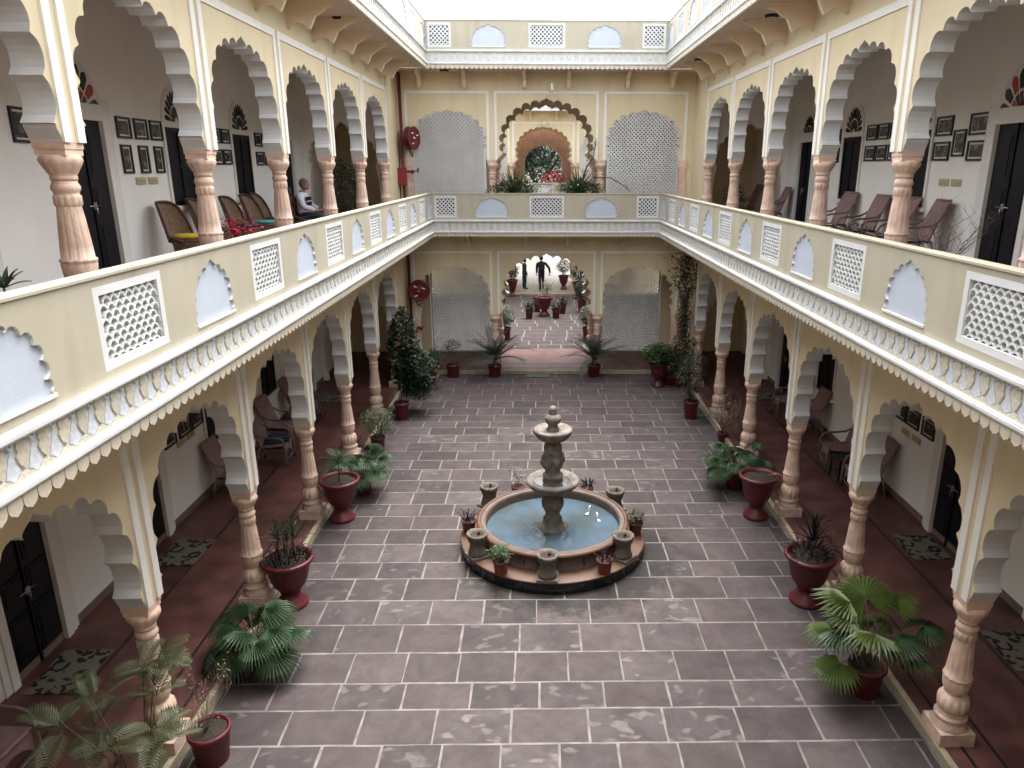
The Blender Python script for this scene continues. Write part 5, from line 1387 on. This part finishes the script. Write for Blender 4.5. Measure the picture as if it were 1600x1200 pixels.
m = MB(); m.tube([(.13*math.cos(t), 0, .13*math.sin(t)) for t in [2*PI*i/24 for i in range(24)]], .012, 6, closed=True); m.tube([(.02, 0, .13), (.05, 0, .30), (.1, 0, SOF_U-8.12)], .006, 5); m.build('ring', mat('ring_metal', (.40, .33, .26), .5, .1, 5, 0), T)
m = MB(); m.box(-.022, .022, -.02, .02, -.06, .09); m.build('tube_lamp', MATW, T)
T = empty('ring_lamp', 'tiny wire ring lamp on the far wing seen through the rear arch', 'lamp', (.05, 35.5, 7.98)); m = MB(); m.tube([(.16*math.cos(t), 0, .16*math.sin(t)) for t in [2*PI*i/20 for i in range(20)]], .02, 5, closed=True); m.build('ring', MATS['ring_metal'], T)

# ------------------------------------------------------------------ second courtyard: pots, gateway, trees
T = potted('potted_shrub', 'tall red pot with a thin plant in the middle of the second courtyard', .0, 30.1, .36, .82, urn=True, z=.098, group='pots in the second courtyard')
rv = random.Random(66); mb = MB(); tips = []; branchy(mb, (0, 0, .7), .6, 5, .5, .012, rv, 2, 0, tips); mb.build('stems', BARK, T); link('foliage', leaf_cloud(200, near(tips, .1), .08, DARKP, 67), T)
for i, (x, y, l) in enumerate(((-.62, 29.5, 'small red pot of dark leaves left of the tall middle pot'), (.48, 29.6, 'small red pot of dark leaves right of the tall middle pot'), (.78, 30.6, 'small red pot of dark leaves behind and right of the tall middle pot'), (-.3, 31.0, 'small red pot half hidden behind the tall middle pot'))):
    T = potted('potted_shrub', l, x, y, .17, .36, z=.098, group='pots in the second courtyard'); link('foliage', leaf_cloud(260, blob(.19, .19, .20, .48), .10, DARKP, 70+i), T)
for i, (x, y, h, mt, l) in enumerate(((-1.50, 34.9, 1.0, BUSHD, 'tall pot with bush left of the bright gateway'), (1.62, 34.2, 1.0, BUSHD, 'flared pot with rounded bush right of the gateway'), (1.02, 36.6, .9, OLIVE, 'slim plant in an orange pot by the bright gateway'), (-1.42, 25.7, .55, BUSHP, 'red pot with pale leaves just inside the rear arch on the left'), (1.53, 25.7, .55, OLIVE, 'small red pot just inside the rear arch on the right'), (1.62, 31.0, .6, BUSHD, 'pot with dark shrub by the right edge of the second courtyard'), (-1.85, 31.2, .6, OLIVE, 'pot with olive shrub by the left edge of the second courtyard'))):
    T = potted('potted_shrub', l, x, y, .28 if y > 33 else .2, h*.8, urn=y > 33, z=.098 if y < 35.2 else .15, group='pots in the second courtyard')
    rv = random.Random(90+i); mb = MB(); tips = []; branchy(mb, (0, 0, h*.7), .5, 5, .4, .012, rv, 1, 0, tips); mb.build('stems', BARK, T)
    link('foliage', leaf_cloud(700, blob(.34, .34, .36, h*.8+.42), .10, mt, 90+i), T)
# rear gateway arch (orange sandstone) beyond the far wing, upper level
T = empty('gateway', 'orange sandstone gateway framing the trees behind the far wing', 'gateway', (0, 39.2, 0), PI)
ORG = mat('orange_sandstone', (.27, .165, .115), .8, .2, 4, .3, 30, stain=.2)
m = MB(); pr = []; 
for i in range(25): t = PI*i/24; pr.append((.98*math.cos(t), 6.15+.95*math.sin(t)))
m.plate([(4, 4.4), (.98, 4.4)]+pr+[(-.98, 4.4), (-4, 4.4), (-4, 8.5), (4, 8.5)], [], -.6, 0); m.build('upper_arch', ORG, T)
for s_ in (-1, 1): m = MB(); a, b = sorted((s_*2.0, s_*4.0)); m.box(a, b, -.6, 0, 0.2, 4.4); m.build('gate_pier', ORG, T)
m = MB(); m.box(-4, 4, -3, 3.0, 3.95, 4.4) ; m.build('gate_deck', ORG, T)
# flowers and trees outside
def tree(label, x, y, h, r, mt, seed, n=5000):
    T = empty('tree', label, 'tree', (x, y, 0), 0, 'trees beyond the gateway'); rv = random.Random(seed); mb = MB(); tips = []
    mb.tube([(0, 0, 0), (.1, 0, h*.25), (0, .1, h*.5)], .25, 8, r2=.14); branchy(mb, (0, .1, h*.42), h*.45, 9, .8, .10, rv, 2, 0, tips); mb.build('trunk', BARK, T)
    def f(r_):
        if r_.random() < .5: c = Vector(r_.choice(tips)); return tuple(c+Vector((r_.gauss(0, .5), r_.gauss(0, .5), r_.gauss(0, .45))))
        return blob(r, r, h*.36, h*.62)(r_)
    link('crown', leaf_cloud(n, f, .32, mt, seed, 'crown', lw=.4), T)
tree('broad grey green tree framed by the distant gateway', -.4, 60, 10.0, 3.8, TREEG, 201, 16000); tree('darker tree to the right of the framed tree', 6.5, 66, 9.0, 3.6, BUSHD, 202, 5000); tree('darker tree to the left of the framed tree', -7.0, 64, 9.0, 3.8, BUSHD, 203, 5000)
T = potted('potted_flowers', 'pink flowering bush on the far gallery before the gateway', .55, 38.0, .35, .4, z=ZU, cat='potted plant'); link('flowers', leaf_cloud(500, blob(.9, .4, .45, .85), .12, FLOWR, 211, 'flowers', lw=.8), T); link('foliage', leaf_cloud(500, blob(1.0, .4, .5, .8), .12, BUSHG, 212), T)

# ------------------------------------------------------------------ people
def skin_body(name, joints, edges, m, parent, levels=2, root=0):
    me = bpy.data.meshes.new(name); me.from_pydata([j[0] for j in joints], edges, [])
    o = bpy.data.objects.new(name, me); COL.objects.link(o)
    sk = o.modifiers.new('skin', 'SKIN'); sk.use_smooth_shade = True
    sv = me.skin_vertices[0].data
    for i, j in enumerate(joints):
        r = j[1]; sv[i].radius = (r, r) if isinstance(r, (int, float)) else r
    sv[root].use_root = True
    su = o.modifiers.new('sub', 'SUBSURF'); su.levels = levels; su.render_levels = levels
    dg = bpy.context.evaluated_depsgraph_get(); ev = o.evaluated_get(dg); nm = bpy.data.meshes.new_from_object(ev)
    nm.materials.clear(); nm.materials.append(m)
    bpy.data.objects.remove(o); return nm
def head_parts(T, c, fwd, hairm, skinm=SKIN, r=.105):
    """c = head centre; fwd = facing angle about z"""
    m = MB(); m.sphere((0, 0, 0), r, 16, sc=(.88, 1.0, 1.18)); m.sphere((0, r*.95, -r*.12), r*.16, 8, sc=(.8, 1.1, 1.4)); m.sphere((0, r*.55, -r*.62), r*.5, 10, sc=(1.0, .9, .8))
    for s_ in (-1, 1): m.sphere((s_*r*.90, -.005, -r*.1), r*.22, 8, sc=(.4, .8, 1.3))
    o = m.build('head', skinm, T, c, (0, 0, fwd))
    m = MB(); m.sphere((0, -r*.12, r*.22), r*1.05, 16, sc=(.92, 1.0, 1.05)); m.build('hair', hairm, o)
    for s_ in (-1, 1): m = MB(); m.sphere((s_*r*.36, r*.86, .01), r*.10, 6); m.build('eye', SHOE, o)
    m = MB(); m.box(-r*.28, r*.28, r*.93, r*.99, -r*.52, -r*.45); m.build('mouth', mat('lips', (.25, .09, .07)), o)
def hand_mesh(c, d, up, r=.010, curl=.5):
    d = Vector(d).normalized(); up = Vector(up).normalized(); s_ = d.cross(up).normalized(); c = Vector(c); mb = MB()
    mb.sphere(tuple(c+d*.035), .038, 8, sc=(1, 1, .6))
    for k, (o, L) in enumerate(((-.028, .065), (-.010, .078), (.010, .073), (.027, .058))):
        p = c+d*.06+s_*o; mb.tube([p, p+d*L*.5-up*.006, p+d*L*.85-up*L*curl*.6, p+d*L*.95-up*L*curl], r*.95, 6, r2=r*.7)
    p = c+d*.02-s_*.035; mb.tube([p, p+(d*.6-s_*.7).normalized()*.035, p+d*.055-s_*.04-up*.01], r*1.1, 6, r2=r*.8)
    return mb
# seated man, upper left gallery; faces +y-ish (towards rear) turned slightly to the courtyard
P = empty('person', 'grey-haired man in a white shirt with dark squares sitting on the upper left gallery', 'person', (-5.46, 16.92, ZU), -1.60)
J = [((0, -.02, .50), (.16, .13)), ((0, -.05, .68), (.165, .12)), ((0, -.06, .86), (.175, .12)), ((0, -.05, .98), (.10, .08)), ((0, -.03, 1.06), (.058, .058)),
     ((.10, .0, .50), .10), ((.13, .40, .50), .078), ((.14, .45, .26), .06), ((.14, .46, .08), .045), ((.14, .60, .05), .045),
     ((-.10, .0, .50), .10), ((-.13, .40, .50), .078), ((-.14, .45, .26), .06), ((-.14, .44, .08), .045), ((-.14, .58, .05), .045),
     ((.20, -.05, .94), .065), ((.27, .05, .70), .05), ((.16, .28, .62), .038), ((.10, .34, .62), .03),
     ((-.20, -.05, .94), .065), ((-.27, .05, .70), .05), ((-.14, .28, .62), .038), ((-.08, .35, .61), .03)]
E_ = [(0, 1), (1, 2), (2, 3), (3, 4), (0, 5), (5, 6), (6, 7), (7, 8), (8, 9), (0, 10), (10, 11), (11, 12), (12, 13), (13, 14), (2, 15), (15, 16), (16, 17), (17, 18), (2, 19), (19, 20), (20, 21), (21, 22)]
body = skin_body('body', J, E_, SKIN, P); b = link('body', body, P)
def clothe(src, test, off, name, m, parent):
    """clothing: faces of the body chosen by test(center), pushed outwards"""
    bm = bmesh.new(); bm.from_mesh(src); bm.normal_update()
    dele = [f for f in bm.faces if not test(f.calc_center_median())]
    bmesh.ops.delete(bm, geom=dele, context='FACES')
    nr = {v: v.normal.copy() for v in bm.verts}
    for v in bm.verts: v.co += nr[v]*off
    me = bpy.data.meshes.new(name); bm.to_mesh(me); bm.free(); me.materials.clear(); me.materials.append(m)
    for p in me.polygons: p.use_smooth = True
    return link(name, me, parent)
SHIRT = mat('white_shirt', (.62, .62, .66), .9, .06, 6, .3, 30)
clothe(body, lambda c: c.z > .56 and c.z < 1.0 and not (c.y > .24 and abs(c.x) < .2), .018, 'shirt', SHIRT, b)
clothe(body, lambda c: c.z <= .60 and not (c.z < .10) and not (c.z > .57 and c.y > .2), .014, 'trousers', DENIM, b)
for x, y, z in ((.09, .085, .87), (-.06, .09, .87), (.10, .10, .76), (-.06, .10, .76), (.19, .03, .84)):
    m = MB(); m.box(-.038, .038, -.02, .02, -.042, .042); m.build('dark_square', BLKCL, b, (x, y+.005, z), (.12, 0, 0))
for x in (-.14, .14): m = MB(); m.sphere((x, .54, .04), .055, 10, sc=(.9, 2.0, .8)); m.build('shoe', SHOE, P)
head_parts(P, (0, .02, 1.17), 0, HAIR)
hand_mesh((.10, .34, .62), (-.5, .8, -.1), (0, 0, 1)).build('hand', SKIN, P); hand_mesh((-.08, .35, .61), (.5, .8, -.1), (0, 0, 1)).build('hand', SKIN, P)
# walkers far away
def standing(label, x, y, z, rz, top, trou, stride=.0, pack=False, H=1.0, arm=.2):
    P = empty('person', label, 'person', (x, y, z), rz, 'people in the second courtyard')
    s_ = stride
    J = [((0, 0, .93), (.15, .11)), ((0, 0, 1.12), (.145, .10)), ((0, .0, 1.33), (.175, .11)), ((0, .01, 1.46), (.09, .07)), ((0, .02, 1.54), (.055, .055)),
         ((.09, .0, .88), .095), ((.10, s_*.5, .50), .066), ((.10, s_*.7-.05, .09), .042), ((.10, s_*.7+.10, .05), .042),
         ((-.09, .0, .88), .095), ((-.10, -s_*.4, .50), .066), ((-.10, -s_*.9, .10), .042), ((-.10, -s_*.9+.13, .05), .042),
         ((.21, 0, 1.40), .06), ((.21+arm, -.04, 1.14), .046), ((.23+arm*1.2, .06, .90), .034), ((.23+arm*1.2, .08, .84), .03),
         ((-.21, 0, 1.40), .06), ((-.24, .04, 1.14), .046), ((-.23, .10, .92), .034), ((-.23, .12, .86), .03)]
    E2 = [(0, 1), (1, 2), (2, 3), (3, 4), (0, 5), (5, 6), (6, 7), (7, 8), (0, 9), (9, 10), (10, 11), (11, 12), (2, 13), (13, 14), (14, 15), (15, 16), (2, 17), (17, 18), (18, 19), (19, 20)]
    body = skin_body('body', J, E2, SKIN, P, 1); b = link('body', body, P)
    clothe(body, lambda c: .90 < c.z < 1.48 or (c.z > .88 and abs(c.x) > .2), .02, 'jacket', top, b); clothe(body, lambda c: .08 < c.z <= .98 and abs(c.x) < .2, .016, 'trousers', trou, b)
    for k in (8, 12): p = J[k][0]; m = MB(); m.sphere((p[0], p[1]-.04, .04), .05, 8, sc=(.9, 2.2, .8)); m.build('shoe', SHOE, P)
    head_parts(P, (0, .03, 1.65), 0, HAIRB)
    hand_mesh(J[16][0], (0, .3, -1), (0, 1, 0)).build('hand', SKIN, P); hand_mesh(J[20][0], (0, .3, -1), (0, 1, 0)).build('hand', SKIN, P)
    if pack: m = MB(); m.sphere((0, -.22, 1.24), .19, 12, sc=(.85, .6, 1.25)); m.box(-.1, .1, -.36, -.30, 1.05, 1.2); m.build('backpack', BLKCL, P)
    P.scale = (H, H, H)
    return P
standing('person walking away with one arm swung out, dark clothes and a backpack', -.10, 36.5, .15, .15, BLKCL, BLKCL, .25, True, .94)
standing('person in dark green standing at the left of the bright gateway', -.95, 36.7, .15, -1.2, GRNCL, GRNCL, .05, False, .86, .02)

for o in bpy.data.objects:
    if o.name.split('.')[0] == 'flowers': o['kind'] = 'stuff'
